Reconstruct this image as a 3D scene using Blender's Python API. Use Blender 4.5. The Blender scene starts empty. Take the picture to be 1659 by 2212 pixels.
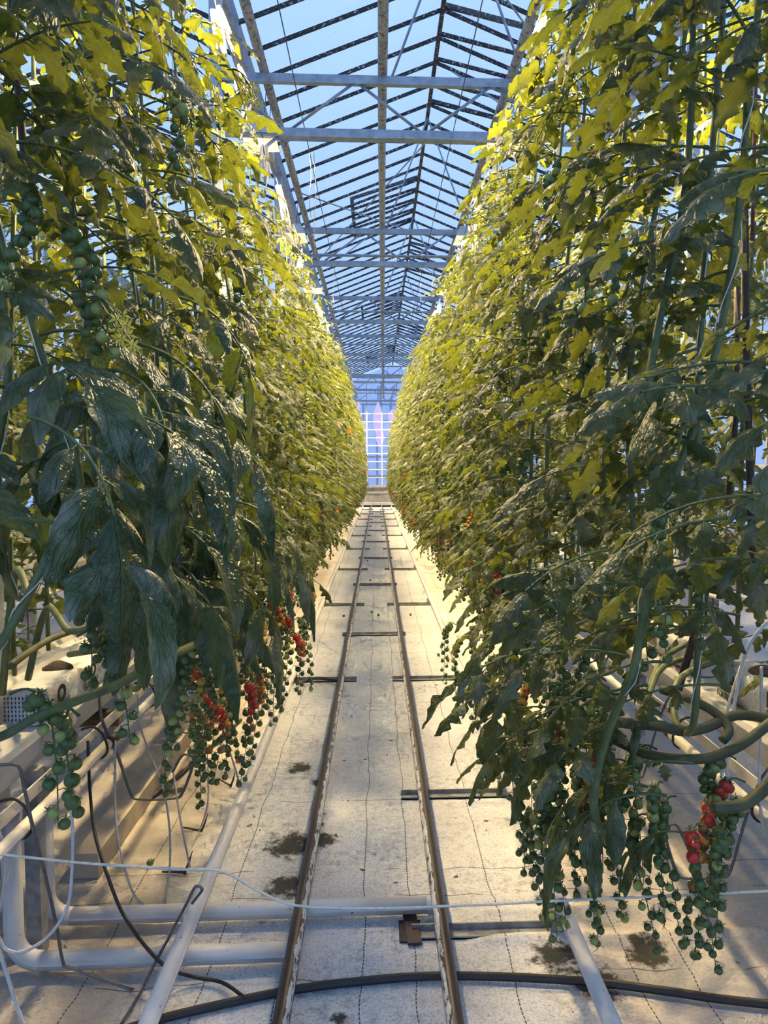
import bpy, math, random
import numpy as np
from mathutils import Vector, Matrix, Euler, noise

R = math.radians
rng = random.Random(7)
S = bpy.context.scene
COL = S.collection

# ------------------------------------------------------------------ camera
CAM_Z, F_PX, YAW, PITCH, PPX, PPY = 1.68, 1534.0, R(2.6), R(3.21), 884.7, 1106.0
cam = bpy.data.objects.new('camera', bpy.data.cameras.new('camera'))
COL.objects.link(cam)
cam.location = (0, 0, CAM_Z)
cam.rotation_euler = (R(90) - PITCH, 0, -YAW)
cam.data.sensor_fit = 'VERTICAL'
cam.data.sensor_height = 24.0
cam.data.lens = F_PX / 2212 * 24.0
cam.data.shift_x = (829.5 - PPX) / 2212
cam.data.clip_start = 0.05
S.camera = cam
CAMROT = cam.rotation_euler.to_matrix()


def at(px, py, Y):
    """world point that stands at depth Y where the photograph shows (px, py)"""
    d = CAMROT @ Vector(((px - PPX) / F_PX, -(py - PPY) / F_PX, -1.0))
    return Vector((0, 0, CAM_Z)) + d * (Y / d.y)


def on_floor(px, py, z=0.0):
    d = CAMROT @ Vector(((px - PPX) / F_PX, -(py - PPY) / F_PX, -1.0))
    return Vector((0, 0, CAM_Z)) + d * ((z - CAM_Z) / d.z)


# ------------------------------------------------------------------ light and exposure
S.view_settings.view_transform = 'Standard'
S.view_settings.look = 'None'
S.view_settings.exposure = 0.12
S.view_settings.gamma = 1.0
S.view_settings.use_curve_mapping = False
W = bpy.data.worlds.new('sky'); S.world = W
W.use_nodes = True
wn = W.node_tree.nodes; wl = W.node_tree.links
bg = wn['Background']
tc = wn.new('ShaderNodeTexCoord'); sep = wn.new('ShaderNodeSeparateXYZ'); cr = wn.new('ShaderNodeValToRGB')
wl.new(tc.outputs['Generated'], sep.inputs[0]); wl.new(sep.outputs['Z'], cr.inputs[0]); wl.new(cr.outputs[0], bg.inputs['Color'])
cr.color_ramp.elements[0].position = 0.0; cr.color_ramp.elements[0].color = (0.40, 0.58, 1.05, 1)
cr.color_ramp.elements[1].position = 0.7; cr.color_ramp.elements[1].color = (0.42, 0.68, 1.22, 1)
bg.inputs['Strength'].default_value = 1.08
LAMP_WATTS = 275.0
LAMP_COLOR = (1.0, 0.73, 0.36)

cy = S.cycles
cy.max_bounces = 3; cy.diffuse_bounces = 2; cy.glossy_bounces = 2; cy.transmission_bounces = 3
cy.transparent_max_bounces = 8
cy.use_adaptive_sampling = True; cy.adaptive_threshold = 0.18; cy.adaptive_min_samples = 12; cy.use_light_tree = False
cy.use_denoising = True
cy.sample_clamp_indirect = 6.0
cy.caustics_reflective = False; cy.caustics_refractive = False


# ------------------------------------------------------------------ materials
class NT:
    def __init__(s, name):
        s.m = bpy.data.materials.new(name); s.m.use_nodes = True
        s.t = s.m.node_tree; s.n = s.t.nodes; s.l = s.t.links
        s.bsdf = s.n['Principled BSDF']; s.out = s.n['Material Output']

    def node(s, kind, ins=None, **props):
        x = s.n.new(kind)
        for k, v in props.items(): setattr(x, k, v)
        for k, v in (ins or {}).items():
            if hasattr(v, 'is_output'): s.l.new(v, x.inputs[k])
            else: x.inputs[k].default_value = v
        return x

    def math(s, op, a, b=None, c=None, clamp=False):
        x = s.n.new('ShaderNodeMath'); x.operation = op; x.use_clamp = clamp
        for i, v in enumerate((a, b, c)):
            if v is None: continue
            if hasattr(v, 'is_output'): s.l.new(v, x.inputs[i])
            else: x.inputs[i].default_value = v
        return x.outputs[0]

    def mix(s, fac, a, b):
        x = s.n.new('ShaderNodeMix'); x.data_type = 'RGBA'
        for k, v in ((0, fac), (6, a), (7, b)):
            if hasattr(v, 'is_output'): s.l.new(v, x.inputs[k])
            elif k == 0: x.inputs[k].default_value = v
            else: x.inputs[k].default_value = (*v, 1) if len(v) == 3 else v
        return x.outputs[2]

    def noise(s, vec, scale, detail=3.0, rough=0.55):
        x = s.node('ShaderNodeTexNoise', {'Scale': scale, 'Detail': detail, 'Roughness': rough})
        if vec is not None: s.l.new(vec, x.inputs['Vector'])
        return x.outputs[0]

    def ramp(s, v, lo, hi):
        x = s.n.new('ShaderNodeMapRange'); x.clamp = True
        s.l.new(v, x.inputs[0]); x.inputs[1].default_value = lo; x.inputs[2].default_value = hi
        return x.outputs[0]

    def obj(s): return s.node('ShaderNodeTexCoord').outputs['Object']
    def uv(s): return s.node('ShaderNodeTexCoord').outputs['UV']
    def pos(s): return s.node('ShaderNodeNewGeometry').outputs['Position']
    def rnd(s): return s.node('ShaderNodeObjectInfo').outputs['Random']

    def set(s, **k):
        names = dict(color='Base Color', rough='Roughness', metal='Metallic', spec='Specular IOR Level', normal='Normal',
                     emit='Emission Color', emit_s='Emission Strength')
        for a, v in k.items():
            i = s.bsdf.inputs[names[a]]
            if hasattr(v, 'is_output'): s.l.new(v, i)
            elif isinstance(v, tuple) and len(v) == 3: i.default_value = (*v, 1)
            else: i.default_value = v
        return s.m

    def bump(s, h, strength=0.4, dist=0.01):
        x = s.node('ShaderNodeBump', {'Strength': strength, 'Distance': dist}); s.l.new(h, x.inputs['Height'])
        return x.outputs[0]


def plain(name, color, rough=0.6, metal=0.0, var=0.15, scale=30.0, bump=0.1, spec=0.5):
    t = NT(name); p = t.obj(); n = t.noise(p, scale)
    dark = tuple(c * (1 - var) for c in color); lite = tuple(min(1, c * (1 + var)) for c in color)
    c = t.mix(t.ramp(n, 0.3, 0.7), dark, lite)
    return t.set(color=c, rough=rough, metal=metal, spec=spec, normal=t.bump(n, bump, 0.005))


def leaf_material(name, c1, c2, trans, dust, tfac=0.36, rough=0.42):
    t = NT(name)
    uv = t.uv(); sx = t.node('ShaderNodeSeparateXYZ', {0: uv})
    u, v = sx.outputs[0], sx.outputs[1]
    pos = t.obj(); n2 = t.noise(pos, 48.0, 2.0, 0.65)
    au = t.math('ABSOLUTE', t.math('SUBTRACT', u, 0.5))
    mid = t.math('SUBTRACT', 1.0, t.ramp(au, 0.008, 0.035))
    warp = t.math('MULTIPLY', n2, 0.5)
    side = t.math('FRACT', t.math('ADD', t.math('SUBTRACT', t.math('MULTIPLY', v, 5.0), t.math('MULTIPLY', au, 4.0)), warp))
    sv = t.math('SUBTRACT', 1.0, t.ramp(t.math('ABSOLUTE', t.math('SUBTRACT', side, 0.5)), 0.03, 0.14))
    vein = t.math('MAXIMUM', mid, t.math('MULTIPLY', sv, 0.55))
    rn = t.rnd(); wp = t.pos()
    n1 = t.noise(wp, 2.6, 0.0)
    fac = t.math('ADD', t.math('MULTIPLY', rn, 0.5), t.math('MULTIPLY', t.ramp(n1, 0.3, 0.7), 0.5))
    base = t.mix(fac, c1, c2)
    base = t.mix(t.math('MULTIPLY', t.ramp(n2, 0.45, 0.75), 0.35), base, tuple(min(1, x * 1.9 + 0.01) for x in c2))
    base = t.mix(t.math('MULTIPLY', vein, 0.55), base, tuple(min(1, x * 2.4 + 0.03) for x in c2))
    n3 = t.noise(wp, 9.0, 2.0, 0.7)
    d = t.math('MULTIPLY', t.ramp(n3, 0.48, 0.68), dust)
    base = t.mix(d, base, (0.36, 0.37, 0.27))
    h = t.math('ADD', t.math('MULTIPLY', vein, -0.8), t.math('MULTIPLY', n2, 2.0))
    nrm = t.bump(h, 0.9, 0.008)
    t.set(color=base, rough=rough, spec=0.45, normal=nrm)
    tcol = t.mix(t.math('MULTIPLY', vein, 0.4), trans, tuple(min(1, x * 1.5) for x in trans))
    tr = t.node('ShaderNodeBsdfTranslucent', {'Color': tcol})
    ms = t.node('ShaderNodeMixShader', {0: tfac, 1: t.bsdf.outputs[0], 2: tr.outputs[0]})
    t.l.new(ms.outputs[0], t.out.inputs[0])
    return t.m


def tomato_material(name, c1, c2):
    t = NT(name); n = t.noise(t.obj(), 40.0)
    c = t.mix(t.math('ADD', t.math('MULTIPLY', t.rnd(), 0.6), t.math('MULTIPLY', n, 0.4)), c1, c2)
    t.set(color=c, rough=0.24, spec=0.5)
    t.bsdf.inputs['Subsurface Weight'].default_value = 0.0
    return t.m


M = {}
M['leaf'] = leaf_material('tomato_leaf', (0.018, 0.034, 0.010), (0.050, 0.072, 0.021), (0.26, 0.30, 0.025), 0.55)
M['leaf_big'] = leaf_material('broad_tomato_leaf', (0.026, 0.049, 0.018), (0.060, 0.092, 0.034), (0.15, 0.22, 0.022), 0.55, 0.24, 0.34)
M['stem'] = plain('green_stem', (0.11, 0.14, 0.048), 0.55, 0, 0.3, 25, 0.2)
M['stem_old'] = plain('old_brown_green_stem', (0.075, 0.08, 0.03), 0.6, 0, 0.35, 18, 0.4)
M['stalk'] = plain('leaf_stalk', (0.08, 0.115, 0.038), 0.55, 0, 0.25, 30, 0.1)
M['tom_green'] = tomato_material('green_tomato', (0.06, 0.10, 0.024), (0.12, 0.175, 0.045))
M['tom_pale'] = tomato_material('pale_green_tomato', (0.28, 0.33, 0.08), (0.36, 0.38, 0.11))
M['tom_yellow'] = tomato_material('yellow_tomato', (0.55, 0.33, 0.04), (0.6, 0.4, 0.06))
M['tom_orange'] = tomato_material('orange_tomato', (0.58, 0.15, 0.02), (0.62, 0.22, 0.03))
M['tom_red'] = tomato_material('red_tomato', (0.52, 0.03, 0.02), (0.62, 0.06, 0.02))
M['tom_brown'] = tomato_material('turning_tomato', (0.27, 0.09, 0.03), (0.33, 0.15, 0.04))
M['flower'] = plain('yellow_petal', (0.85, 0.62, 0.05), 0.5, 0, 0.15, 60)
M['twine'] = plain('white_twine', (0.72, 0.69, 0.6), 0.8, 0, 0.12, 90)
M['spool'] = plain('wound_twine', (0.7, 0.64, 0.54), 0.85, 0, 0.25, 120, 0.5)
M['galv'] = plain('galvanised_steel', (0.38, 0.42, 0.46), 0.45, 0.55, 0.22, 14, 0.15)
M['galv_dull'] = plain('dull_zinc', (0.30, 0.30, 0.29), 0.6, 0.25, 0.35, 20, 0.3)
M['wire'] = plain('steel_wire', (0.16, 0.155, 0.15), 0.45, 0.6, 0.2, 50)
M['black'] = plain('black_rubber', (0.018, 0.018, 0.02), 0.5, 0, 0.3, 30, 0.1)
M['white_hose'] = plain('white_hose', (0.66, 0.64, 0.58), 0.5, 0, 0.12, 20)
M['grey_hose'] = plain('grey_capillary', (0.42, 0.40, 0.36), 0.55, 0, 0.15, 30)
M['concrete'] = plain('concrete', (0.33, 0.32, 0.29), 0.9, 0, 0.25, 6, 0.4)
M['beam'] = plain('pale_beam', (0.44, 0.38, 0.29), 0.75, 0, 0.2, 5, 0.3)
M['dark_post'] = plain('dark_brown_steel', (0.055, 0.035, 0.032), 0.4, 0.2, 0.3, 20, 0.2)
M['rust_rod'] = plain('rust_rod', (0.25, 0.09, 0.05), 0.7, 0.1, 0.3, 60, 0.4)
M['red'] = plain('red_clip', (0.35, 0.03, 0.025), 0.45, 0, 0.1, 30)
M['soil'] = plain('growing_medium', (0.09, 0.06, 0.035), 0.95, 0, 0.5, 80, 0.8)
M['dry'] = plain('dry_leaf', (0.22, 0.13, 0.06), 0.85, 0, 0.4, 60, 0.5)
M['ink'] = plain('dark_green_print', (0.012, 0.03, 0.03), 0.6, 0, 0.2, 40, 0.0)
M['ink_grey'] = plain('black_print', (0.03, 0.03, 0.03), 0.6, 0, 0.2, 40, 0.0)
M['card'] = plain('white_card', (0.8, 0.8, 0.78), 0.6, 0, 0.04, 20, 0.0)
M['card_teal'] = plain('teal_card_band', (0.03, 0.12, 0.12), 0.6, 0, 0.1, 20, 0.0)
M['housing'] = plain('lamp_housing', (0.62, 0.62, 0.6), 0.4, 0.3, 0.08, 10)
M['moss'] = plain('moss', (0.05, 0.085, 0.02), 0.95, 0, 0.5, 90, 0.9)
M['white_frame'] = plain('white_frame', (0.42, 0.41, 0.39), 0.5, 0, 0.1, 8, 0.1)
M['column'] = plain('column_steel', (0.55, 0.58, 0.6), 0.45, 0.3, 0.15, 9, 0.1)


def painted_pipe(name, paint, chip, lo, hi, scale):
    t = NT(name); p = t.obj()
    n = t.noise(p, scale, 5.0, 0.7); n2 = t.noise(p, 7.0, 3.0)
    c = t.mix(t.ramp(n2, 0.35, 0.7), paint, tuple(x * 0.8 for x in paint))
    f = t.ramp(n, lo, hi)
    return t.set(color=t.mix(f, c, chip), rough=0.5, normal=t.bump(t.math('MULTIPLY', f, -1.0), 0.5, 0.003))


M['pipe_white'] = painted_pipe('chipped_white_paint', (0.72, 0.69, 0.64), (0.10, 0.06, 0.05), 0.66, 0.70, 38)
M['pipe_rusty'] = painted_pipe('rust_spotted_pipe', (0.55, 0.50, 0.43), (0.13, 0.075, 0.04), 0.50, 0.62, 26)
M['gutter_paint'] = painted_pipe('grimy_white_gutter', (0.68, 0.66, 0.61), (0.06, 0.045, 0.035), 0.60, 0.72, 9)


def rail_material():
    t = NT('worn_rail'); sx = t.node('ShaderNodeSeparateXYZ', {0: t.uv()})
    p = t.obj()
    mp = t.node('ShaderNodeMapping', {'Vector': p, 'Scale': (1, 0.25, 1)}).outputs[0]
    n = t.noise(mp, 55, 5, 0.75); n2 = t.noise(p, 4, 3)
    steel = t.mix(n2, (0.022, 0.017, 0.015), (0.06, 0.046, 0.040))
    # paint survives on the inner flank (v counts the girth from the inner side over the top)
    d = t.math('ABSOLUTE', t.math('SUBTRACT', t.math('FRACT', t.math('ADD', sx.outputs[1], 0.395)), 0.5))
    band = t.math('SUBTRACT', 1.0, t.ramp(d, 0.06, 0.14))
    f = t.ramp(t.math('ADD', n, t.math('MULTIPLY', t.math('SUBTRACT', band, 1.0), 0.34)), 0.43, 0.49)
    return t.set(color=t.mix(f, steel, (0.66, 0.65, 0.63)), rough=0.42, metal=0.0, normal=t.bump(f, 0.6, 0.002))


M['rail'] = rail_material()


def bar_material():
    t = NT('mossy_glazing_bar'); p = t.pos()
    n = t.noise(p, 30, 5, 0.7)
    return t.set(color=t.mix(t.ramp(n, 0.56, 0.62), (0.025, 0.024, 0.022), (0.5, 0.5, 0.5)), rough=0.7, normal=t.bump(n, 0.6, 0.01))


M['bar'] = bar_material()
M['bar_clean'] = plain('aluminium_bar', (0.34, 0.36, 0.38), 0.5, 0.3, 0.25, 12)


def glass_material(name, haze, tint, specks):
    t = NT(name); p = t.pos()
    n = t.noise(p, 14, 5, 0.75); n2 = t.noise(p, 1.3, 2)
    tr = t.node('ShaderNodeBsdfTransparent', {'Color': (*tint, 1)})
    gl = t.node('ShaderNodeBsdfGlossy', {'Color': (0.8, 0.85, 0.9, 1), 'Roughness': 0.08})
    m1 = t.node('ShaderNodeMixShader', {0: 0.025, 1: tr.outputs[0], 2: gl.outputs[0]})
    df = t.node('ShaderNodeBsdfTranslucent', {'Color': (0.8, 0.85, 0.92, 1)})
    m2 = t.node('ShaderNodeMixShader', {0: haze, 1: m1.outputs[0], 2: df.outputs[0]})
    f = t.math('MULTIPLY', t.ramp(n, 0.70, 0.76), specks)
    dk = t.node('ShaderNodeBsdfDiffuse', {'Color': (0.04, 0.04, 0.04, 1)})
    m3 = t.node('ShaderNodeMixShader', {0: f, 1: m2.outputs[0], 2: dk.outputs[0]})
    t.l.new(m3.outputs[0], t.out.inputs[0])
    return t.m


M['glass'] = glass_material('roof_glass', 0.015, (0.985, 0.99, 0.995), 0.7)
M['glass_end'] = glass_material('hazy_end_glass', 0.26, (0.88, 0.9, 0.95), 0.3)


def emission(name, color, strength):
    t = NT(name)
    return t.set(color=(0.8, 0.8, 0.8), emit=color, emit_s=strength)


M['bulb'] = emission('lit_sodium_bulb', (1.0, 0.80, 0.42), 40.0)
M['pink_tube'] = emission('magenta_grow_tube', (0.95, 0.42, 1.0), 0.95)


def bag_material():
    t = NT('white_grow_bag_film'); n = t.noise(t.obj(), 9, 4); n2 = t.noise(t.obj(), 60, 3)
    c = t.mix(t.ramp(n2, 0.62, 0.78), (0.78, 0.76, 0.72), (0.45, 0.40, 0.33))
    return t.set(color=c, rough=0.38, normal=t.bump(n, 0.8, 0.03))


M['bag'] = bag_material()


def fabric_material():
    t = NT('white_ground_fabric'); p = t.pos()
    sx = t.node('ShaderNodeSeparateXYZ', {0: p}); x, y = sx.outputs[0], sx.outputs[1]
    big = t.noise(p, 1.7, 4, 0.6); fine = t.noise(p, 26, 6, 0.75)
    mp = t.node('ShaderNodeMapping', {'Vector': p, 'Scale': (9, 38, 9)}).outputs[0]
    weft = t.noise(mp, 1.6, 4, 0.65)
    c = t.mix(t.ramp(big, 0.3, 0.75), (0.78, 0.78, 0.765), (0.64, 0.64, 0.63))
    fine2 = t.noise(p, 110, 4, 0.7)
    c = t.mix(t.math('MULTIPLY', t.ramp(fine2, 0.47, 0.68), 0.6), c, (0.20, 0.19, 0.175))
    dirt = t.math('MULTIPLY', t.ramp(fine, 0.46, 0.70), t.ramp(t.noise(p, 3.1, 3), 0.36, 0.64))
    c = t.mix(t.math('MULTIPLY', dirt, 0.85), c, (0.17, 0.16, 0.145))
    c = t.mix(t.math('MULTIPLY', t.ramp(weft, 0.55, 0.72), 0.35), c, (0.33, 0.31, 0.28))
    speck = t.ramp(t.noise(p, 75, 2, 0.5), 0.72, 0.76)
    c = t.mix(t.math('MULTIPLY', speck, 0.8), c, (0.05, 0.045, 0.04))
    # brown tint under the left crop row where the cloth is older
    old = t.math('SUBTRACT', 1.0, t.ramp(x, -0.86, -0.70))
    c = t.mix(t.math('MULTIPLY', old, 0.72), c, (0.34, 0.29, 0.22))
    c = t.mix(t.math('MULTIPLY', t.ramp(x, 0.66, 0.80), 0.5), c, (0.46, 0.38, 0.27))  # tan cloth on the right, toned down in colour against overbright lamplight
    # sewn seams along the house
    cm = t.node('ShaderNodeCombineXYZ', {1: y}).outputs[0]
    wob = t.math('MULTIPLY', t.math('SUBTRACT', t.noise(cm, 2.2, 3), 0.5), 0.055)
    xx = t.math('ADD', x, wob)
    dash = t.math('GREATER_THAN', t.math('FRACT', t.math('MULTIPLY', y, 55.0)), 0.25)
    m = None
    for x0 in (-0.97, -0.575, -0.325, -0.055, 0.125, 0.452, 0.86, 1.05):
        k = t.math('LESS_THAN', t.math('ABSOLUTE', t.math('SUBTRACT', xx, x0)), 0.0022)
        m = k if m is None else t.math('MAXIMUM', m, k)
    m = t.math('MULTIPLY', m, dash)
    c = t.mix(t.math('MULTIPLY', m, 0.9), c, (0.06, 0.055, 0.05))
    # cross threads
    cm2 = t.node('ShaderNodeCombineXYZ', {0: x}).outputs[0]
    yy = t.math('ADD', y, t.math('MULTIPLY', t.noise(cm2, 3.0, 2), 0.12))
    m2 = None
    for y0 in (2.33, 2.79, 2.98, 3.62, 4.9, 6.6):
        k = t.math('LESS_THAN', t.math('ABSOLUTE', t.math('SUBTRACT', yy, y0)), 0.0028)
        m2 = k if m2 is None else t.math('MAXIMUM', m2, k)
    m2 = t.math('MULTIPLY', m2, t.ramp(t.noise(p, 3.0, 1), 0.46, 0.52))
    c = t.mix(t.math('MULTIPLY', m2, 0.75), c, (0.08, 0.075, 0.07))
    # algae stains
    st = None
    for (px, py, rad) in ((630, 1825, 0.23), (618, 1915, 0.17), (648, 1660, 0.15), (1200, 2066, 0.16), (1290, 2120, 0.16), (1400, 2060, 0.16), (700, 1815, 0.12), (690, 1690, 0.10), (150, 1400, 0.3), (735, 2200, 0.05), (690, 1780, 0.05), (380, 1710, 0.12)):
        q = on_floor(px, py)
        dd = t.node('ShaderNodeVectorMath', {0: p, 1: tuple(q)}, operation='DISTANCE').outputs['Value']
        k = t.math('SUBTRACT', 1.0, t.math('DIVIDE', dd, rad), clamp=True)
        st = k if st is None else t.math('MAXIMUM', st, k)
    stn = t.ramp(t.math('ADD', t.math('MULTIPLY', st, 1.0), t.math('MULTIPLY', t.math('SUBTRACT', t.noise(p, 17, 5, 0.75), 0.5), 1.6)), 0.42, 0.68)
    stn = t.math('MULTIPLY', stn, t.math('GREATER_THAN', st, 0.02))
    c = t.mix(t.math('MULTIPLY', stn, 0.92), c, (0.018, 0.021, 0.012))
    h = t.math('ADD', t.math('MULTIPLY', weft, 0.4), t.math('ADD', t.math('MULTIPLY', fine, 0.3), t.math('MULTIPLY', m, -0.6)))
    return t.set(color=c, rough=0.9, spec=0.15, normal=t.bump(h, 0.35, 0.006))


M['fabric'] = fabric_material()


# ------------------------------------------------------------------ mesh helpers
class MB:
    def __init__(s): s.v = []; s.f = []; s.mi = []; s.uv = []; s.sm = []; s.n = 0

    def add(s, verts, faces, uvs=None, mi=0, smooth=True):
        verts = np.asarray(verts, dtype=float).reshape(-1, 3); b = s.n
        s.v.append(verts); s.n += len(verts)
        s.uv.append(np.zeros((len(verts), 2)) if uvs is None else np.asarray(uvs, dtype=float))
        s.f.extend([tuple(i + b for i in f) for f in faces])
        if isinstance(mi, (list, tuple)): s.mi.extend(mi)
        else: s.mi.extend([mi] * len(faces))
        s.sm.extend([smooth] * len(faces))
        return s

    def arrays(s): return np.concatenate(s.v), list(s.f), np.concatenate(s.uv), list(s.mi)

    def merge(s, arr, mat4=None, mi_map=None):
        v, f, uv, mi = arr
        if mat4 is not None:
            m = np.array(mat4); v = v @ m[:3, :3].T + m[:3, 3]
        if mi_map: mi = [mi_map[i] for i in mi]
        b = s.n; s.v.append(v); s.n += len(v); s.uv.append(uv)
        s.f.extend([tuple(i + b for i in q) for q in f]); s.mi.extend(mi); s.sm.extend([True] * len(f))
        return s

    def box(s, lo, hi, mi=0, bevel=0.0):
        x0, y0, z0 = lo; x1, y1, z1 = hi
        P = [(x0, y0, z0), (x1, y0, z0), (x1, y1, z0), (x0, y1, z0), (x0, y0, z1), (x1, y0, z1), (x1, y1, z1), (x0, y1, z1)]
        F = [(3, 2, 1, 0), (4, 5, 6, 7), (0, 1, 5, 4), (1, 2, 6, 5), (2, 3, 7, 6), (3, 0, 4, 7)]
        return s.add(P, F, [(p[0], p[1]) for p in P], mi, False)

    def obox(s, a, b, w, h, mi=0, up=(0, 0, 1)):
        """bar of section w x h from a to b"""
        a = Vector(a); b = Vector(b); d = (b - a).normalized(); up = Vector(up)
        sd = d.cross(up)
        if sd.length < 1e-4: sd = d.cross(Vector((1, 0, 0)))
        sd.normalize(); u = sd.cross(d)
        P = []
        for c in (a, b):
            for (i, j) in ((-1, -1), (1, -1), (1, 1), (-1, 1)):
                P.append(tuple(c + sd * (i * w / 2) + u * (j * h / 2)))
        F = [(3, 2, 1, 0), (4, 5, 6, 7), (0, 1, 5, 4), (1, 2, 6, 5), (2, 3, 7, 6), (3, 0, 4, 7)]
        return s.add(P, F, None, mi, False)

    def tube(s, pts, r, seg=8, mi=0, caps=True):
        pts = [Vector(p) for p in pts]; n = len(pts)
        rs = r if isinstance(r, (list, tuple)) else [r] * n
        tang = [(pts[min(i + 1, n - 1)] - pts[max(i - 1, 0)]).normalized() for i in range(n)]
        u = tang[0].cross(Vector((0, 0, 1)))
        if u.length < 1e-3: u = tang[0].cross(Vector((1, 0, 0)))
        u.normalize()
        V = []; UV = []; L = 0.0
        for i in range(n):
            u = (u - tang[i] * u.dot(tang[i]))
            if u.length < 1e-6: u = tang[i].orthogonal()
            u.normalize(); w = tang[i].cross(u)
            if i: L += (pts[i] - pts[i - 1]).length
            for k in range(seg + 1):
                a = 2 * math.pi * k / seg
                V.append(tuple(pts[i] + (u * math.cos(a) + w * math.sin(a)) * rs[i])); UV.append((L, k / seg))
        F = []
        for i in range(n - 1):
            for k in range(seg):
                p = i * (seg + 1) + k
                F.append((p, p + 1, p + seg + 2, p + seg + 1))
        if caps:
            F.append(tuple(range(seg - 1, -1, -1)))
            F.append(tuple((n - 1) * (seg + 1) + k for k in range(seg)))
        return s.add(V, F, UV, mi)

    def lathe(s, prof, seg=12, mi=0, center=(0, 0, 0)):
        V = []; F = []; n = len(prof)
        for (r, z) in prof:
            for k in range(seg):
                a = 2 * math.pi * k / seg
                V.append((center[0] + r * math.cos(a), center[1] + r * math.sin(a), center[2] + z))
        for i in range(n - 1):
            for k in range(seg):
                F.append((i * seg + k, i * seg + (k + 1) % seg, (i + 1) * seg + (k + 1) % seg, (i + 1) * seg + k))
        return s.add(V, F, None, mi)

    def mesh(s, name, mats):
        me = bpy.data.meshes.new(name)
        v = np.concatenate(s.v); uv = np.concatenate(s.uv)
        me.from_pydata(v.tolist(), [], s.f)
        for m in (mats if isinstance(mats, (list, tuple)) else [mats]): me.materials.append(M[m])
        me.polygons.foreach_set('material_index', s.mi)
        me.polygons.foreach_set('use_smooth', s.sm)
        li = np.empty(len(me.loops), dtype=np.int32); me.loops.foreach_get('vertex_index', li)
        ul = me.uv_layers.new(name='UVMap'); ul.data.foreach_set('uv', uv[li].astype(np.float32).ravel())
        me.update()
        return me


def add_obj(name, me, parent=None, loc=(0, 0, 0), rot=(0, 0, 0), scale=(1, 1, 1)):
    o = bpy.data.objects.new(name, me); COL.objects.link(o)
    o.location = loc; o.rotation_euler = rot
    o.scale = (scale,) * 3 if isinstance(scale, (int, float)) else scale
    if parent is not None: o.parent = parent
    return o


def tag(o, label=None, cat=None, group=None, kind=None):
    for k, v in (('label', label), ('category', cat), ('group', group), ('kind', kind)):
        if v: o[k] = v
    return o


def empty(name, loc=(0, 0, 0), rot=(0, 0, 0)):
    o = bpy.data.objects.new(name, None); COL.objects.link(o); o.location = loc; o.rotation_euler = rot
    o.empty_display_size = 0.05
    return o


ORD = ['first', 'second', 'third', 'fourth', 'fifth', 'sixth', 'seventh', 'eighth', 'ninth', 'tenth', 'eleventh', 'twelfth', 'thirteenth',
       'fourteenth', 'fifteenth', 'sixteenth', 'seventeenth', 'eighteenth', 'nineteenth', 'twentieth'] + ['twenty-' + o for o in ('first', 'second', 'third', 'fourth', 'fifth', 'sixth', 'seventh', 'eighth', 'ninth')] + ['thirtieth']


def smooth_path(pts, k=4):
    pts = [Vector(p) for p in pts]
    if len(pts) < 3: return pts
    out = []
    for i in range(len(pts) - 1):
        p0 = pts[max(i - 1, 0)]; p1 = pts[i]; p2 = pts[i + 1]; p3 = pts[min(i + 2, len(pts) - 1)]
        for j in range(k):
            t = j / k
            out.append(0.5 * ((2 * p1) + (p2 - p0) * t + (2 * p0 - 5 * p1 + 4 * p2 - p3) * t * t + (3 * p1 - p0 - 3 * p2 + p3) * t ** 3))
    out.append(pts[-1]); return out


# ------------------------------------------------------------------ setting: floor
X0, X1, YA, YB = -5.75, 7.2, -1.0, 34.6


def floor_height(x, y):
    h = 0.004 * noise.noise((x * 3.1, y * 3.1, 0.3)) + 0.0025 * noise.noise((x * 11, y * 9, 4.2))
    # puckers across the old cloth on the left
    if x < -0.62:
        k = min(1.0, (-0.62 - x) / 0.25)
        h += k * 0.012 * noise.noise((x * 3.0 + 2.0, y * 9.0 + x * 3, 7.7))
    # lapped edges of cloth at the right-hand sleepers
    for (yy, xa, xb, hh) in ((2.44, 0.3, 1.5, 0.020), (2.60, 0.34, 1.4, 0.018), (3.50, 0.26, 0.72, 0.018), (3.66, 0.26, 0.72, 0.016), (2.68, 0.3, 0.75, 0.012)):
        if xa < x < xb:
            c = yy + 0.03 * noise.noise((x * 2.3, yy * 5, 1.1))
            e = min(1.0, (x - xa) / 0.12, (xb - x) / 0.12)
            h += e * hh * math.exp(-((y - c) / 0.022) ** 2)
    return h


xs = np.concatenate([np.linspace(X0, -1.9, 14)[:-1], np.linspace(-1.9, 1.9, 170), np.linspace(1.9, X1, 18)[1:]])
ys = np.concatenate([np.linspace(YA, 1.7, 10)[:-1], np.linspace(1.7, 6.0, 215), np.linspace(6.0, 14, 90)[1:], np.linspace(14, YB, 60)[1:]])
V = [(x, y, floor_height(x, y)) for y in ys for x in xs]
nx = len(xs)
F = [(j * nx + i, j * nx + i + 1, (j + 1) * nx + i + 1, (j + 1) * nx + i) for j in range(len(ys) - 1) for i in range(nx - 1)]
fl = MB().add(V, F, [(p[0], p[1]) for p in V])
tag(add_obj('floor', fl.mesh('floor', 'fabric')), kind='structure')

# ------------------------------------------------------------------ setting: roof
GX, SPAN, EAVE, RISE = -1.42, 4.33, 6.00, 0.86      # house gutter, span between gutters, eave height, ridge rise
BAY = 0.515
TRUSS_Y = [2.6 + 4.0 * i for i in range(8)]


def pane_mesh(length, width):
    return MB().box((-length / 2, -width / 2, -0.002), (length / 2, width / 2, 0.002)).mesh('pane', 'glass')


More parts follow.
